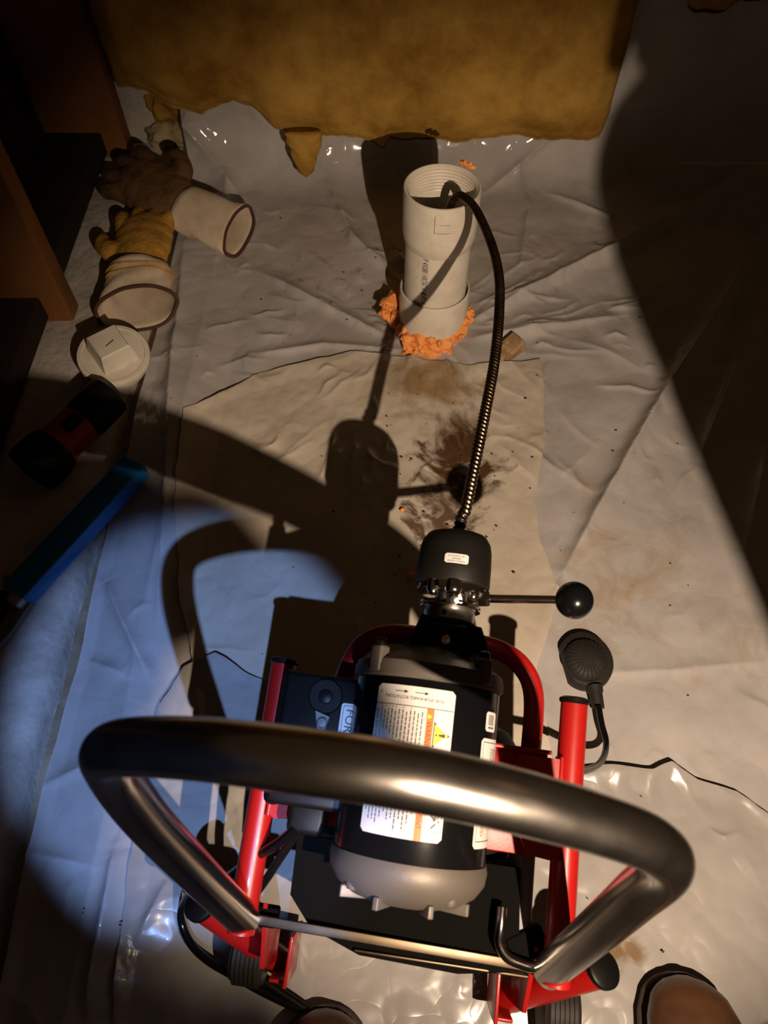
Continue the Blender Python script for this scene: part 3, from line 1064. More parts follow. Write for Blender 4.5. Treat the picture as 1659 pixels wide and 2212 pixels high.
spots = []
for px, py, z, r in ((850, 650, .045, .017), (842, 672, .035, .015), (858, 690, .03, .018), (876, 712, .028, .019), (890, 735, .022, .020), (912, 735, .028, .022), (935, 742, .022, .020),
                     (955, 740, .024, .019), (972, 728, .026, .016), (988, 706, .035, .014), (996, 690, .045, .017), (1003, 676, .052, .015), (984, 715, .035, .018), (1010, 690, .03, .012), (905, 755, .012, .018), (930, 762, .010, .016), (960, 757, .010, .013),
                     (884, 752, .012, .014), (835, 655, .05, .011), (830, 678, .04, .010), (862, 640, .05, .012), (968, 762, .008, .008), (950, 768, .008, .007)):
    p = fl(px, py, z)
    blob(fo, p, r * 1.05, .9, int(px * 7 + py))
    for q in range(7):
        an = rnd.uniform(0, 6.28)
        rr = rnd.uniform(.3, 1.0) * r
        blob(fo, (p[0] + math.cos(an) * rr, p[1] + math.sin(an) * rr - .004, p[2] + rnd.uniform(-.3, .75) * r), rnd.uniform(.18, .42) * r, .9, q * 31 + int(px))
o = fo.build('expanding_foam', 'foam')
tag(o, 'lumpy orange expanding foam around the foot of the white pipe', 'foam')
g = MB()
for q in range(5):
    blob(g, (PXY.x + .034 + .004 * q, PXY.y + .056 - .003 * q, .316 + .002 * (q % 2)), .005, .8, q + 90)
tag(g.build('foam_crumb', 'foam'), 'small orange foam crumb stuck on the rim of the white pipe', 'foam crumb')
for i, (px, py, z, r, lb) in enumerate(((886, 1252, .016, .006, 'orange foam crumb on the plastic left of the black feed head'), (868, 1112, .018, .004, 'tiny orange foam crumb in the shadow above the feed head'))):
    g = MB()
    p = fl(px, py, 0)
    z = float(surf(p[0], p[1])) * .85 + .012
    blob(g, (p[0], p[1], z), r, .6, i + 5)
    blob(g, (p[0] + r * .7, p[1] + r * .3, z), r * .6, .6, i + 15)
    tag(g.build('foam_crumb', 'foam'), lb, 'foam crumb')

# ------------------------------------------------------------------ drain cable, coiled
CP = [tuple(m2w((CX, .222, 0))), tuple(m2w((CX + .002, .245, .001))), (.085, .394, .378), (.100, .458, .388), (.114, .519, .392), (.129, .589, .392), (.142, .672, .387), (.150, .752, .377),
      (.149, .836, .362), (.138, .925, .348), (.126, .972, .338), (.115, 1.010, .318), (.107, 1.035, .280), (.100, 1.045, .22), (.096, 1.05, .12)]
path = spline(CP, 40)
# resample evenly
L = [0]
for a, b in zip(path, path[1:]):
    L.append(L[-1] + (b - a).length)
tot = L[-1]
nn = int(tot / .00075)
tq = np.linspace(0, tot, nn)
PP = np.stack([np.interp(tq, L, [p[i] for p in path]) for i in range(3)], 1)


def coil_mesh(name, P, m, parent, r0=.0055, amp=.0011, pitch=.0052, n=12):
    pts = [Vector(p) for p in P]
    a = (pts[1] - pts[0]).normalized().orthogonal().normalized()
    vs, fs = [], []
    for i, p in enumerate(pts):
        t = (pts[min(i + 1, len(pts) - 1)] - pts[max(i - 1, 0)]).normalized()
        a = (a - t * a.dot(t)).normalized()
        b = t.cross(a)
        for k in range(n):
            th = 2 * math.pi * k / n
            ph = 2 * math.pi * i * .00075 / pitch + th
            r = r0 + amp * (abs(math.sin(ph / 2)) * 2 - 1)
            vs.append(p + (a * math.cos(th) + b * math.sin(th)) * r)
    for i in range(len(pts) - 1):
        for k in range(n):
            k2 = (k + 1) % n
            fs.append((i * n + k, i * n + k2, (i + 1) * n + k2, (i + 1) * n + k))
    mb = MB()
    mb.add(vs, fs)
    return mb.build(name, m, parent, angle=180)


ct = thing('drain_cable', 'coiled steel drain cable arching from the feed head into the white pipe', 'drain cable')
k0 = int(.022 / .00075)
coil_mesh('coiled_cable', PP[k0:], 'cable', ct)
coil_mesh('cable_sleeve', PP[:k0 + 1], 'cabledark', ct, r0=.0058)

# ------------------------------------------------------------------ foot pedal
pc = fl(1266, 1425, .02)
pz = float(surf(pc[0], pc[1])) + .001
PD = thing('foot_pedal', 'round black rubber foot pedal with radial ribs beside the right red rail', 'foot pedal', (pc[0], pc[1], pz))
out = []
for k in range(48):
    t = 2 * math.pi * k / 48
    x, y = .039 * math.cos(t) * 1.0, .042 * math.sin(t)
    x = max(x, -.031 - .006 * (y / .042))
    out.append((x, y))
g = MB()
n = len(out)
lv = [(1.0, .0), (1.02, .006), (1.0, .016), (.95, .020), (.80, .022), (.0, .0225)]
vs, fs = [], []
for sc_, hh in lv:
    for (x, y) in out:
        vs.append((x * sc_, y * sc_, hh))
for i in range(len(lv) - 1):
    for k in range(n):
        k2 = (k + 1) % n
        fs.append((i * n + k, i * n + k2, (i + 1) * n + k2, (i + 1) * n + k))
g.add(vs, fs)
part(g, 'pedal_base', 'rubber', PD)
part(MB().lathe([(.031, .020), (.031, .026), (.029, .031), (.022, .0355), (.012, .0375), (.0, .038)], (-.003, -.004, 0), (0, 0, 1), 48), 'pedal_dome', 'rubber', PD)
for k in range(26):
    t = 2 * math.pi * k / 26
    u = Vector((math.cos(t), math.sin(t), 0))
    o_ = Vector((-.003, -.004, 0))
    part(MB().tube([o_ + u * .0115 + Vector((0, 0, .0372)), o_ + u * .020 + Vector((0, 0, .0362)), o_ + u * .0292 + Vector((0, 0, .0312))], .0009, 6), 'rib', 'rubber', PD)
b0 = Vector((fl(1283, 1482, .02) - np.array([pc[0], pc[1], 0])))
b1 = Vector((fl(1293, 1530, .02) - np.array([pc[0], pc[1], 0])))
b0.z, b1.z = .017, .015
part(MB().tube([b0, b0.lerp(b1, .3), b0.lerp(b1, .32), b1], [.012, .011, .0095, .0085], 18), 'hose_boss', 'rubber', PD)
hz = []
for px, py, z in ((1293, 1525, .03), (1300, 1565, .03), (1309, 1600, .032), (1306, 1630, .05), (1292, 1652, .085), (1272, 1662, .13), (1245, 1668, .18), (1215, 1672, .2)):
    hz.append(Vector(fl(px, py, z)) - Vector((pc[0], pc[1], pz)))
part(MB().tube(spline(hz, 8), .0042, 12), 'air_hose', 'blackgloss', PD)

# ------------------------------------------------------------------ power cord
pts = []
for px, py, z in ((640, 1790, .285), (600, 1822, .262), (545, 1855, .225), (490, 1895, .17), (430, 1915, .10), (397, 1950, .05), (392, 1990, .030), (412, 2038, .026), (450, 2075, .028), (510, 2110, .030), (580, 2148, .03), (650, 2180, .03), (730, 2210, .03), (830, 2250, .03), (960, 2290, .03)):
    pts.append(fl(px, py, z))
c = thing('power_cord', 'glossy black power cord looping from the switch box over the floor', 'power cord')
part(MB().tube(spline(pts, 10), .0048, 12), 'cord_run', 'blackgloss', c)
pts = []
for px, py, z in ((648, 1788, .282), (620, 1830, .25), (585, 1885, .21), (548, 1940, .16), (520, 2000, .09), (512, 2050, .045), (535, 2092, .032), (580, 2125, .032), (640, 2165, .031), (700, 2205, .030), (790, 2255, .03)):
    pts.append(fl(px, py, z))
part(MB().tube(spline(pts, 10), .0044, 12), 'cord_run', 'black', c)

# ------------------------------------------------------------------ clean-out plug
p = fl(256, 792, .03)
PL = thing('cleanout_plug', 'dusty white PVC screw plug with raised square boss lying by the gloves', 'pipe plug', (p[0], p[1], .028))
tilt = Vector((.10, -.16, 1)).normalized()
g = MB().lathe([(.0, .0), (.050, .0), (.0525, .003), (.0525, .020), (.0545, .021), (.0625, .022), (.0635, .024), (.0635, .036), (.0620, .038), (.0560, .038), (.0545, .036), (.0, .036)], (0, 0, .004), tilt, 64)
part(g, 'plug_body', 'pvc', PL)
ux = tilt.cross(Vector((0, 1, 0))).normalized()
R_ = Matrix((ux, tilt.cross(ux), tilt)).transposed() @ Matrix.Rotation(math.radians(38), 3, 'Z')
g = MB()
a = .034
vs = [R_ @ Vector((sx * a * k, sy * a * k, hh)) + Vector((0, 0, .004)) for k, hh in ((1.0, .030), (.80, .072), (.74, .075)) for sx, sy in ((-1, -1), (1, -1), (1, 1), (-1, 1))]
fs = [(8, 9, 10, 11)]
for i in range(2):
    for k in range(4):
        fs.append((i * 4 + k, i * 4 + (k + 1) % 4, (i + 1) * 4 + (k + 1) % 4, (i + 1) * 4 + k))
g.add(vs, fs)
part(g, 'square_boss', 'pvc', PL, smooth=False)
g = MB()
g.add([R_ @ Vector(q) + Vector((0, 0, .004)) for q in ((-.010, .004, .0756), (.008, .009, .0756), (.009, .0075, .0756), (-.009, .002, .0756))], [(0, 1, 2, 3)])
part(g, 'boss_scratch', 'ink', PL, smooth=False)


# ------------------------------------------------------------------ gloves
def glove(label, base, wrist, mouth, up, w0, w1, t0, t1, slant, hide, hand_dir, scale, fingers, curl):
    """limp work glove: flattened canvas cuff from wrist to mouth, leather hand the other way"""
    t = thing('work_glove', label, 'glove', base, 'pair of work gloves')
    Lc = Vector(base)
    W, Mo = Vector(wrist) - Lc, Vector(mouth) - Lc
    d = Mo - W
    dn = d.normalized()
    upv = Vector(up)
    upv = (upv - dn * upv.dot(dn)).normalized()
    side = dn.cross(upv).normalized()
    n, lv = 44, 12
    vs, fs = [], []
    for j in range(lv + 1):
        f = j / lv
        wd = w0 + (w1 - w0) * f ** .7
        th = t0 + (t1 - t0) * f
        c = W + d * f
        for k in range(n):
            a = 2 * math.pi * k / n
            ca, sa = math.cos(a), math.sin(a)
            wob = 1 + .04 * math.sin(2 * a + j * .7) + .03 * math.sin(5 * a + j)
            # the upper layer is cut back, the lower layer reaches out
            ext = dn * (slant * (-sa * .5 + .18 * ca) * f * f)
            vs.append(c + side * (wd * wob * math.copysign(abs(ca) ** .8, ca)) + upv * (th * sa * wob) + ext)
    for j in range(lv):
        for k in range(n):
            k2 = (k + 1) % n
            fs.append((j * n + k, j * n + k2, (j + 1) * n + k2, (j + 1) * n + k))
    g = MB()
    g.add(vs, fs)
    cu = part(g, 'cuff', 'cream', t)
    md = cu.modifiers.new('thickness', 'SOLIDIFY')
    md.thickness = .003
    md.offset = -1
    rim = [vs[lv * n + k] for k in range(n)] + [vs[lv * n], vs[lv * n + 1]]
    part(MB().tube(rim, .0036, 8, caps=False), 'binding', 'piping', cu)
    for jj in (2, 4):
        seam = [vs[jj * n + k] * 1.0 for k in range(n)] + [vs[jj * n], vs[jj * n + 1]]
        part(MB().tube(seam, .0022, 6, caps=False), 'seam', hide, cu)
    hb = MB()
    hd_ = Vector(hand_dir).normalized()
    hu = (upv - hd_ * upv.dot(hd_)).normalized()
    hs = hd_.cross(hu).normalized()
    S = scale
    for f, wd, th in ((.012, w0 / S * .85, t0 / S * .8), (.03, .041, .024), (.05, .045, .024), (.07, .046, .023), (.085, .044, .021)):
        bm = bmesh.new()
        bmesh.ops.create_icosphere(bm, subdivisions=3, radius=1)
        bm.verts.index_update()
        c = W + hd_ * f * S
        hb.add([c + hs * v.co.x * wd * S + hd_ * v.co.y * .045 * S + hu * v.co.z * th * S for v in bm.verts], [tuple(v.index for v in fc.verts) for fc in bm.faces])
        bm.free()
    for (off, ln, spread) in fingers:
        q0 = W + hd_ * .085 * S + hs * off * S
        dv = (hd_ + hs * spread).normalized()
        q1 = q0 + dv * ln * .45 * S + hu * .004
        q2 = q0 + dv * ln * .8 * S + hu * (.002 - curl * .4)
        q3 = q0 + dv * ln * S - hu * curl
        hb.tube(spline([q0, q1, q2, q3], 5), [.0125 * S] * 12 + [.0120 * S, .0110 * S, .0088 * S, .004 * S], 12)
    sgn = math.copysign(1, fingers[0][0])
    q = W + hs * sgn * .040 * S
    hb.tube(spline([W + hd_ * .040 * S, q + hd_ * .04 * S, q + hd_ * .060 * S + hs * sgn * .022 * S, q + hd_ * .088 * S + hs * sgn * .024 * S], 5), [.017 * S] * 8 + [.015 * S, .014 * S, .0135 * S, .013 * S, .012 * S, .0105 * S, .008 * S, .004 * S], 12)
    ho = part(hb, 'hand', hide, t, angle=180)
    rm = ho.modifiers.new('merge', 'REMESH')
    rm.mode = 'VOXEL'
    rm.voxel_size = .0032
    rm.use_smooth_shade = True
    sm = ho.modifiers.new('soften', 'SMOOTH')
    sm.iterations = 10
    return t


FG = [(-.033, .055, -.16), (-.011, .068, -.05), (.012, .066, .06), (.032, .052, .18)]
FG2 = [(.033, .055, .16), (.011, .068, .05), (-.012, .066, -.06), (-.032, .052, -.18)]
glove('yellow leather work glove with cream cuff standing just above the white plug', (-.48, 1.16, .024), (-.480, 1.150, .070), (-.474, 1.052, .052), (0, -.35, 1), .056, .074, .036, .030, .055, 'hide',
      (-.10, 1, -.02), 1.30, FG, .012)
glove('dark work glove in the corner, its cream cuff reaching out over the plastic', (-.42, 1.36, .024), (-.425, 1.335, .075), (-.300, 1.270, .062), (.12, -.45, 1), .046, .056, .026, .013, .040, 'darkhide',
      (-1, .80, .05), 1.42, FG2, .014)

# ------------------------------------------------------------------ torch (flashlight)
a, b = Vector((-.482, .812, .064)), Vector((-.560, .680, .062))
T = thing('flashlight', 'black and red flashlight lying on the footing, lens toward the camera', 'flashlight', (a.x, a.y, .024))
dv = b - a
ln = dv.length
o0 = a - Vector(T.location)
part(MB().lathe([(.0, -.02), (.028, -.02), (.036, -.012), (.037, .0), (.037, .045), (.034, .055), (.034, .06)], o0, dv, 36), 'tail', 'black', T)
part(MB().lathe([(.0335, .055), (.0345, .060), (.0345, .105), (.038, .115), (.038, .12)], o0, dv, 36), 'sleeve', 'torchred', T)
part(MB().box(o0 + dv.normalized() * .078 + Vector((.012, -.006, .031)), (.022, .034, .012), Matrix.Rotation(math.atan2(-dv.x, dv.y), 3, 'Z'), .004), 'switch_pad', 'black', T)
part(MB().lathe([(.036, .113), (.041, .120), (.044, .135), (.045, .165), (.043, .172), (.037, .173), (.035, .166)], o0, dv, 36), 'bezel', 'black', T)
part(MB().lathe([(.036, .164), (.030, .158), (.018, .145), (.006, .135), (.0, .135)], o0, dv, 36), 'reflector', 'chrome', T)
part(MB().lathe([(.0, .141), (.005, .140), (.006, .134)], o0, dv, 16), 'bulb', 'glass', T)

# ------------------------------------------------------------------ blue bar tool and grey case at the left margin
a, b = Vector((-.530, .452, .0)), Vector((-.395, .690, .0))
dv = (b - a).normalized()
rz = math.atan2(-dv.x, dv.y)
BB = thing('blue_bar', 'long scuffed blue metal bar lying aslant on the concrete footing', 'metal bar', ((a.x + b.x) / 2 - .01, (a.y + b.y) / 2, .026))
Rz = Matrix.Rotation(rz, 3, 'Z')
LB = (b - a).length
g = MB().box((-.004, 0, .016), (.044, LB, .032), Rz, .0025)
part(g, 'bar_body', 'blue', BB, angle=30)
e = Rz @ Vector((-.004, -LB / 2 - .006, 0))
part(MB().box((e.x, e.y, .015), (.040, .020, .026), Rz, .004), 'end_fitting', 'silver', BB)
e2 = Rz @ Vector((-.026, -LB / 2 + .01, 0))
part(MB().lathe([(.006, -.006), (.007, .0), (.006, .010), (.0, .011)], (e2.x, e2.y, .020), (0, 0, 1), 12), 'end_pin', 'chrome', BB)

CS = thing('tool_case', 'dark grey plastic tool case standing at the left edge below the blue bar', 'tool case', (-.60, .40, .026))
g = MB().box((-.03, -.035, .020), (.10, .16, .038), Matrix.Rotation(-.18, 3, 'Z'), .006)
part(g, 'case_shell', 'grey', CS)
part(MB().box((-.028, -.035, .040), (.052, .12, .008), Matrix.Rotation(-.18, 3, 'Z'), .003), 'lid_panel', 'black', CS)
part(MB().box((.030, -.030, .018), (.012, .17, .034), Matrix.Rotation(-.18, 3, 'Z'), .003), 'case_edge', 'black', CS)
gp = MB().prism([(.042, .055), (.078, .045), (.060, -.005), (.036, -.045)], .0, .012, lambda u, v, h: (u, v, h))
part(gp, 'latch_plate', 'grey', CS, smooth=False)


# ------------------------------------------------------------------ insulation
def batt(name, x0, x1, zb, ztop, yf, thick, m, seed, N=150, K=70, rag=.02, amp=.018):
    ns = Noise(seed)
    ns2 = Noise(seed + 50)
    vs, fs = [], []
    xsb = np.linspace(x0, x1, N)
    for i, x in enumerate(xsb):
        f = i / (N - 1)
        endw = min(1, min(f, 1 - f) * N / 8.0) ** .5
        zb_ = zb(x) + rag * float(ns(np.array(x * 14.), np.array(1.5))) + rag * .5 * float(ns2(np.array(x * 45.), np.array(2.5)))
        ring = []
        hh = ztop - zb_
        # rounded rectangle in (y,z): front up, over the top, back down
        nf = int(K * .62)
        for k in range(nf):
            t = k / (nf - 1)
            ring.append((yf, zb_ + hh * t ** 1.25))
        for k in range(4):
            ring.append((yf + thick * (k + 1) / 4, ztop))
        nb_ = K - nf - 4 - 6
        for k in range(nb_):
            t = (k + 1) / nb_
            ring.append((yf + thick, ztop - hh * t * .97))
        for k in range(6):
            t = (k + 1) / 7
            ring.append((yf + thick * (1 - t), zb_ - .010 * math.sin(math.pi * t)))
        for (y, z) in ring:
            nz = float(ns(np.array(x * 7.), np.array(z * 9. + y * 3))) + .35 * float(ns2(np.array(x * 17.), np.array(z * 17. + y * 7)))
            edge = math.exp(-((z - zb_) / .035) ** 2)
            yy = y - amp * nz + (.022 * edge if y < yf + thick * .3 else -.012 * edge)
            yc = yf + thick * .5
            yy = yc + (yy - yc) * (.35 + .65 * endw)
            vs.append((x + .006 * float(ns2(np.array(z * 20.), np.array(x * 5.))), yy, z))
        KK = len(ring)
    for i in range(N - 1):
        for k in range(KK):
            k2 = (k + 1) % KK
            fs.append((i * KK + k, i * KK + k2, (i + 1) * KK + k2, (i + 1) * KK + k))
    fs.append(tuple(range(KK)))
    fs.append(tuple((N - 1) * KK + k for k in range(KK - 1, -1, -1)))
    g = MB()
    g.add(vs, fs)
    return g.build(name, m, angle=180)


def edge_curve(pix, y):
    xs_, zs_ = [], []
    for px, py in pix:
        r = FWD + np.array([(px - 829.5) / FPX, 0, 0]) + (1106 - py) / FPX * UPV
        q = CAM + y / r[1] * r
        xs_.append(q[0])
        zs_.append(q[2])
    return lambda x: float(np.interp(x, xs_, zs_))


YF = 1.50
zb1 = edge_curve([(300, 200), (360, 235), (430, 258), (500, 232), (545, 245), (590, 285), (640, 296), (740, 304), (800, 312), (828, 330), (842, 306), (930, 312), (1080, 308), (1200, 312), (1302, 312), (1320, 290)], YF)
xr = (1304 - 829.5) / FPX * 1.56
o = batt('insulation_batt', -.56, xr, zb1, 1.2, YF, .10, 'insul', 21, N=190, amp=.016, rag=.010)
tag(o, 'wide yellow fibreglass insulation batt hanging on the far wall above the pipe', 'insulation')
zb2 = edge_curve([(1440, 5), (1480, 22), (1520, 36), (1600, 20), (1700, 0)], YF)
o = batt('insulation_batt', xr + .10, 1.15, zb2, 1.2, YF, .10, 'insul', 33, N=70, amp=.014)
tag(o, 'second yellow insulation batt at the dark upper right corner', 'insulation')


def flap(name, label, cpix, y, wtop, wbot, length, thick, m, seed, tilt=0.0):
    r = FWD + np.array([(cpix[0] - 829.5) / FPX, 0, 0]) + (1106 - cpix[1]) / FPX * UPV
    q = CAM + y / r[1] * r
    ns = Noise(seed)
    g = MB()
    n, lv = 22, 20
    vs, fs = [], []
    for j in range(lv + 1):
        f = j / lv
        wd = (wtop + (wbot - wtop) * f) / 2 * (1 if f < .9 else math.sqrt(max(.02, 1 - ((f - .9) / .1) ** 2)))
        th = thick / 2 * (1 - .5 * f)
        for k in range(n):
            a = 2 * math.pi * k / n
            d = 1 + .35 * float(ns(np.array(math.cos(a) * 1.7 + 3), np.array(f * 5 + math.sin(a) * 1.3)))
            vs.append((q[0] + wd * math.cos(a) * d + tilt * f, q[1] + th * math.sin(a) * d - .02 * f, q[2] - length * f))
    for j in range(lv):
        for k in range(n):
            k2 = (k + 1) % n
            fs.append((j * n + k, j * n + k2, (j + 1) * n + k2, (j + 1) * n + k))
    fs.append(tuple(range(n)))
    fs.append(tuple(lv * n + k for k in range(n)))
    g.add(vs, fs)
    o = g.build(name, m, angle=180)
    return tag(o, label, 'insulation')


flap('insulation_scrap', 'torn yellow insulation tongue hanging below the batt left of the pipe', (655, 285), 1.49, .085, .030, .085, .035, 'insul', 5, .0)


def lump(name, label, px, py, z, rx, ry, rz, m, seed):
    p = fl(px, py, z)
    bm = bmesh.new()
    bmesh.ops.create_icosphere(bm, subdivisions=4, radius=1)
    ns, ns2 = Noise(seed), Noise(seed + 9)
    vs = []
    for v in bm.verts:
        n = v.co
        d = 1 + .45 * float(ns(np.array(n.x * 1.6 + 4), np.array(n.y * 1.6 + n.z))) + .30 * float(ns2(np.array(n.x * 4 + n.z * 2), np.array(n.y * 4)))
        vs.append((p[0] + n.x * rx * d, p[1] + n.y * ry * d, p[2] + n.z * rz * d))
    bm.verts.index_update()
    g = MB()
    g.add(vs, [tuple(v.index for v in f.verts) for f in bm.faces])
    bm.free()
    return tag(g.build(name, m, angle=180), label, 'insulation')


lump('insulation_scrap', 'pale crumpled insulation lump on the ground between the stud and the batt', 368, 285, .045, .060, .040, .032, 'insulpale', 14)
lump('insulation_scrap', 'small dull yellow insulation tuft tucked under the left end of the batt', 362, 222, .11, .045, .035, .040, 'insul', 24)

# wood stake end poking through the film right of the cable
p = fl(1102, 762, 0)
g = MB().box((p[0], p[1], .012), (.034, .046, .030), Matrix.Rotation(-.9, 3, 'Z') @ Matrix.Rotation(.35, 3, 'X'), .003)
g.box((p[0] - .018, p[1] - .018, .016), (.020, .034, .014), Matrix.Rotation(-.7, 3, 'Z') @ Matrix.Rotation(.4, 3, 'X'), .002)
tag(g.build('wood_offcut', 'stake', angle=30), 'broken tan wood offcut poking out right of the orange foam', 'wood')

# soil crumbs scattered over the plastic
g = MB()
rnd = random.Random(5)
for i in range(170):
    if i < 60:
        px, py = rnd.gauss(760, 130), rnd.gauss(600, 110)
    elif i < 125:
        px, py = rnd.gauss(1000, 130), rnd.gauss(1030, 140)
    else:
        px, py = rnd.uniform(150, 1650), rnd.uniform(450, 2150)
    q = fl(px, py)
    if q[0] < -.44 or q[1] > 1.45:
        continue
    z = float(surf(q[0], q[1]))
    inpatch = 400 < px < 1160 and 820 < py < 1600
    r = rnd.choice((.0006, .0008, .0010, .0014, .0020))
    bm = bmesh.new()
    bmesh.ops.create_icosphere(bm, subdivisions=1, radius=r)
    bm.verts.index_update()
    zz = z * (.85 if inpatch or py > 1700 else 1) + (.010 if inpatch else .014 if py > 1700 else .001)
    g.add([(q[0] + v.co.x * 1.5, q[1] + v.co.y, zz + v.co.z * .6) for v in bm.verts], [tuple(v.index for v in f.verts) for f in bm.faces])
    bm.free()
o = g.build('soil_crumbs', 'crumb')
tag(o, 'dark soil crumbs scattered over the plastic sheets', 'soil', kind='stuff')


# ------------------------------------------------------------------ the photographer: boots, and an unseen body posed to cast shadows
PERSON = thing('person', 'person crouching behind the machine in brown leather boots, unseen body added to cast shadows', 'person')


def boot(toe, yawd, label, side):
    t = None
    Lc = Vector((toe[0], toe[1], .016))
    Rb = Matrix.Rotation(math.radians(yawd), 3, 'Z')
    # sections along the foot: (dist back from toe, half width, height, base z)
    sec = [(0, .006, .030, .018), (.006, .026, .044, .016), (.018, .040, .056, .016), (.040, .049, .066, .016), (.070, .052, .072, .016), (.105, .050, .080, .016), (.14, .045, .098, .016),
           (.175, .042, .125, .016), (.21, .042, .150, .016), (.25, .042, .160, .016), (.285, .036, .160, .018), (.297, .018, .158, .02)]
    n = 28

    def loft(secs, grow=0.0, zc=None):
        vs, fs = [], []
        for (d, hw, hh, zb) in secs:
            for k in range(n):
                a = 2 * math.pi * k / n
                ca, sa = math.cos(a), math.sin(a)
                x = (hw + grow) * math.copysign(abs(ca) ** .75, ca)
                zt = (zb + hh) / 2
                z = zt + (hh - zb) / 2 * math.copysign(abs(sa) ** .8, sa)
                if zc:
                    z = min(max(z, zc[0]), zc[1])
                vs.append(Lc + Rb @ Vector((x + side * .004 * (d / .1), -d + grow, z)))
        for j in range(len(secs) - 1):
            for k in range(n):
                k2 = (k + 1) % n
                fs.append((j * n + k, j * n + k2, (j + 1) * n + k2, (j + 1) * n + k))
        fs.append(tuple(range(n)))
        fs.append(tuple((len(secs) - 1) * n + k for k in range(n)))
        return MB().add(vs, fs)
    dense = []
    D = [s_[0] for s_ in sec]
    for d in np.r_[np.linspace(0, .04, 9), np.linspace(.05, .297, 16)]:
        dense.append((d, *[float(np.interp(d, D, [s_[i] for s_ in sec])) for i in (1, 2, 3)]))
    t = part(loft(dense), 'boot', 'boot', PERSON, angle=180)
    t['label'] = label
    sole = [(d, hw, .022, .0) for (d, hw, hh, zb) in dense]
    part(loft(sole, .003), 'sole', 'sole', t, angle=60)
    # toe cap seam
    pts = []
    for k in range(15):
        a = math.pi * k / 14
        d = .085 - .0 * math.sin(a)
        hw = float(np.interp(d, D, [s_[1] for s_ in sec])) + .0006
        hh = float(np.interp(d, D, [s_[2] for s_ in sec])) + .0006
        ca, sa = math.cos(a), math.sin(a)
        pts.append(Lc + Rb @ Vector((hw * math.copysign(abs(ca) ** .75, ca) + side * .0034, -d + .012 * sa, (.016 + hh) / 2 + (hh - .016) / 2 * sa ** .8)))
    part(MB().tube(pts, .0012, 6), 'toe_seam', 'sole', t)
    # welt seam round the toe
    return t


tr = fl(1470, 2106, .05)
boot((tr[0] + .004, tr[1], 0), -4, 'worn brown leather boot', 1)
tl = fl(694, 2178, .04)
boot((tl[0], tl[1], 0), 6, 'worn brown leather boot', -1)


def skin_body(name, verts, edges, radii, m, parent, root=0, sub=2):
    me = bpy.data.meshes.new(name)
    me.from_pydata(verts, edges, [])
    o = link(name, me, m, parent, smooth=False)
    sk = o.modifiers.new('skin', 'SKIN')
    lay = me.skin_vertices[0] if len(me.skin_vertices) else None
    if lay is None:
        bm = bmesh.new()
        bm.from_mesh(me)
        bm.verts.layers.skin.verify()
        bm.to_mesh(me)
        bm.free()
        lay = me.skin_vertices[0]
    for i, r in enumerate(radii):
        lay.data[i].radius = (r, r)
        lay.data[i].use_root = (i == root)
    sk.use_smooth_shade = True
    sb_ = o.modifiers.new('round', 'SUBSURF')
    sb_.levels = sub
    sb_.render_levels = sub
    return o


BV = [(.14, -.62, .50), (.17, -.61, .66), (.19, -.61, .82), (.22, -.59, .97), (.25, -.57, 1.06),                      # 0-4 trunk
      (.04, -.57, .47), (-.055, -.215, .49), (-.075, -.25, .28), (-.085, -.285, .10),                                   # 5-8 left leg
      (.25, -.57, .47), (.365, -.20, .50), (.36, -.23, .28), (.352, -.255, .10),                                        # 9-12 right leg
      (.07, -.58, .97), (.0, -.57, .78), (.11, -.31, .825), (.14, -.258, .83),                                       # 13-16 left arm, out of view, posed to block the warm lamp
      (.38, -.57, .97), (.383, -.16, .715), (.332, .06, .755), (.328, .12, .775)]                                        # 17-20 right arm, out of view, posed to shade the right side
BE = [(0, 1), (1, 2), (2, 3), (3, 4), (0, 5), (5, 6), (6, 7), (7, 8), (0, 9), (9, 10), (10, 11), (11, 12), (3, 13), (13, 14), (14, 15), (15, 16), (3, 17), (17, 18), (18, 19), (19, 20)]
BR = [.15, .14, .14, .13, .065, .095, .068, .058, .055, .095, .068, .058, .055, .07, .06, .055, .045, .07, .062, .052, .045]
skin_body('unseen_body', BV, BE, BR, 'denim', PERSON)  # body out of view, added to carry the shadow-casting arms
hv = [(.25, -.57, 1.06), (.27, -.54, 1.12), (.285, -.515, 1.19), (.288, -.51, 1.25), (.305, -.44, 1.18)]
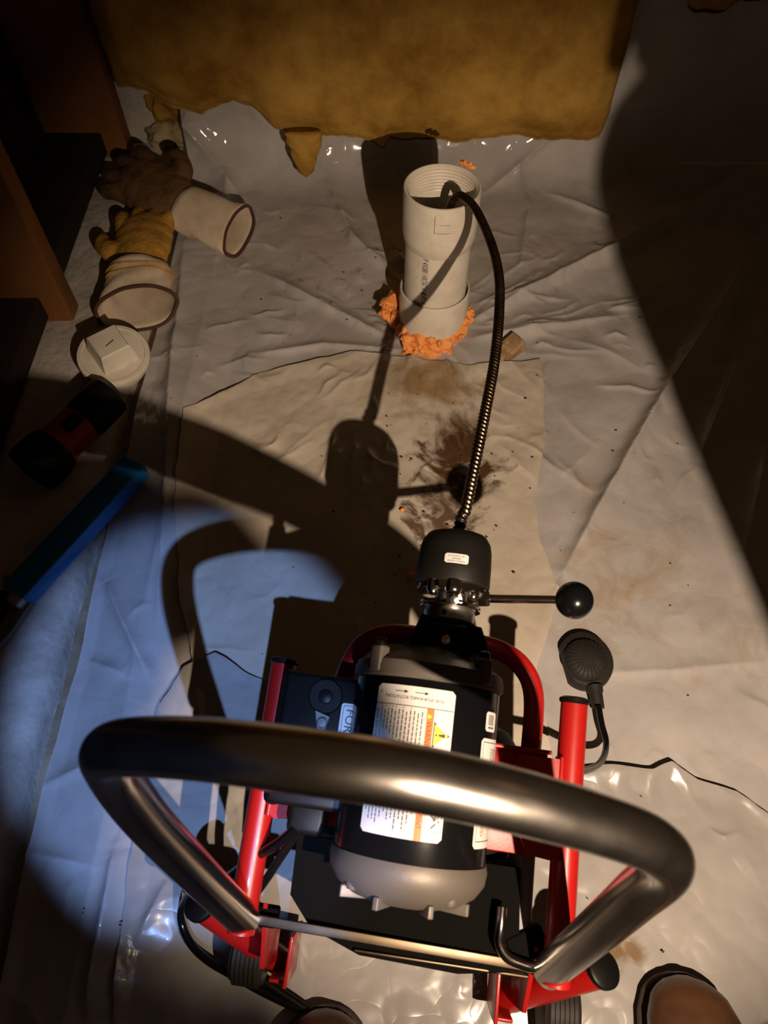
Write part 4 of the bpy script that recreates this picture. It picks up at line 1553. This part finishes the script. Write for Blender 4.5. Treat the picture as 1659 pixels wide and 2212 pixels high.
skin_body('head', hv, [(0, 1), (1, 2), (2, 3), (2, 4)], [.055, .06, .09, .085, .022], 'skin', PERSON)


def hand(base, d, nrm, thumb):
    base, d, nrm = Vector(base), Vector(d).normalized(), Vector(nrm).normalized()
    sd = d.cross(nrm).normalized()
    v = [base, base + d * .035, base + d * .06]
    e = [(0, 1), (1, 2)]
    r = [.026, .030, .028]
    for k, (off, ln) in enumerate(((-.027, .9), (-.009, 1.0), (.009, .95), (.027, .75))):
        i = len(v)
        p0 = base + d * .062 + sd * off
        v += [p0, p0 + d * .026 * ln - nrm * .006, p0 + d * .034 * ln - nrm * .028, p0 + d * .014 * ln - nrm * .042]
        e += [(2, i), (i, i + 1), (i + 1, i + 2), (i + 2, i + 3)]
        r += [.010, .0095, .009, .0075]
    i = len(v)
    p0 = base + d * .025 + sd * thumb * .030
    v += [p0, p0 + d * .028 + sd * thumb * .014 - nrm * .012, p0 + d * .045 + sd * thumb * .004 - nrm * .03]
    e += [(1, i), (i, i + 1), (i + 1, i + 2)]
    r += [.012, .011, .009]
    return skin_body('hand', v, e, r, 'skin', PERSON)


hand((.146, -.250, .83), (.12, 1, .05), (0, -.1, 1), -1)  # unseen left hand, placed to shade the floor left of the machine
hand((.328, .115, .775), (-.02, 1, .2), (0, -.2, 1), 1)  # unseen right hand, placed to shade the right side and far wall
# the lamp in the unseen left hand
HLMP = thing('hand_lamp', 'small black hand lamp held up by the crouching person behind the machine', 'lamp', (.20, -.25, .84))
Lc = Vector((.20, -.25, .84))
ad = (Vector((0.10, 0.50, 0.0)) - Vector(LAMP)).normalized()
part(MB().lathe([(.010, -.055), (.022, -.050), (.028, -.03), (.033, -.008), (.033, -.004), (.030, -.004), (.014, -.018), (.0, -.020)], Vector(LAMP) - Lc, ad, 28), 'lamp_head', 'black', HLMP)
hpos = Vector(LAMP) - Lc - ad * .045
part(MB().tube([hpos, hpos + Vector((-.02, .005, -.03)), Vector((-.015, .010, -.045))], .011, 14), 'lamp_grip', 'rubber', HLMP)
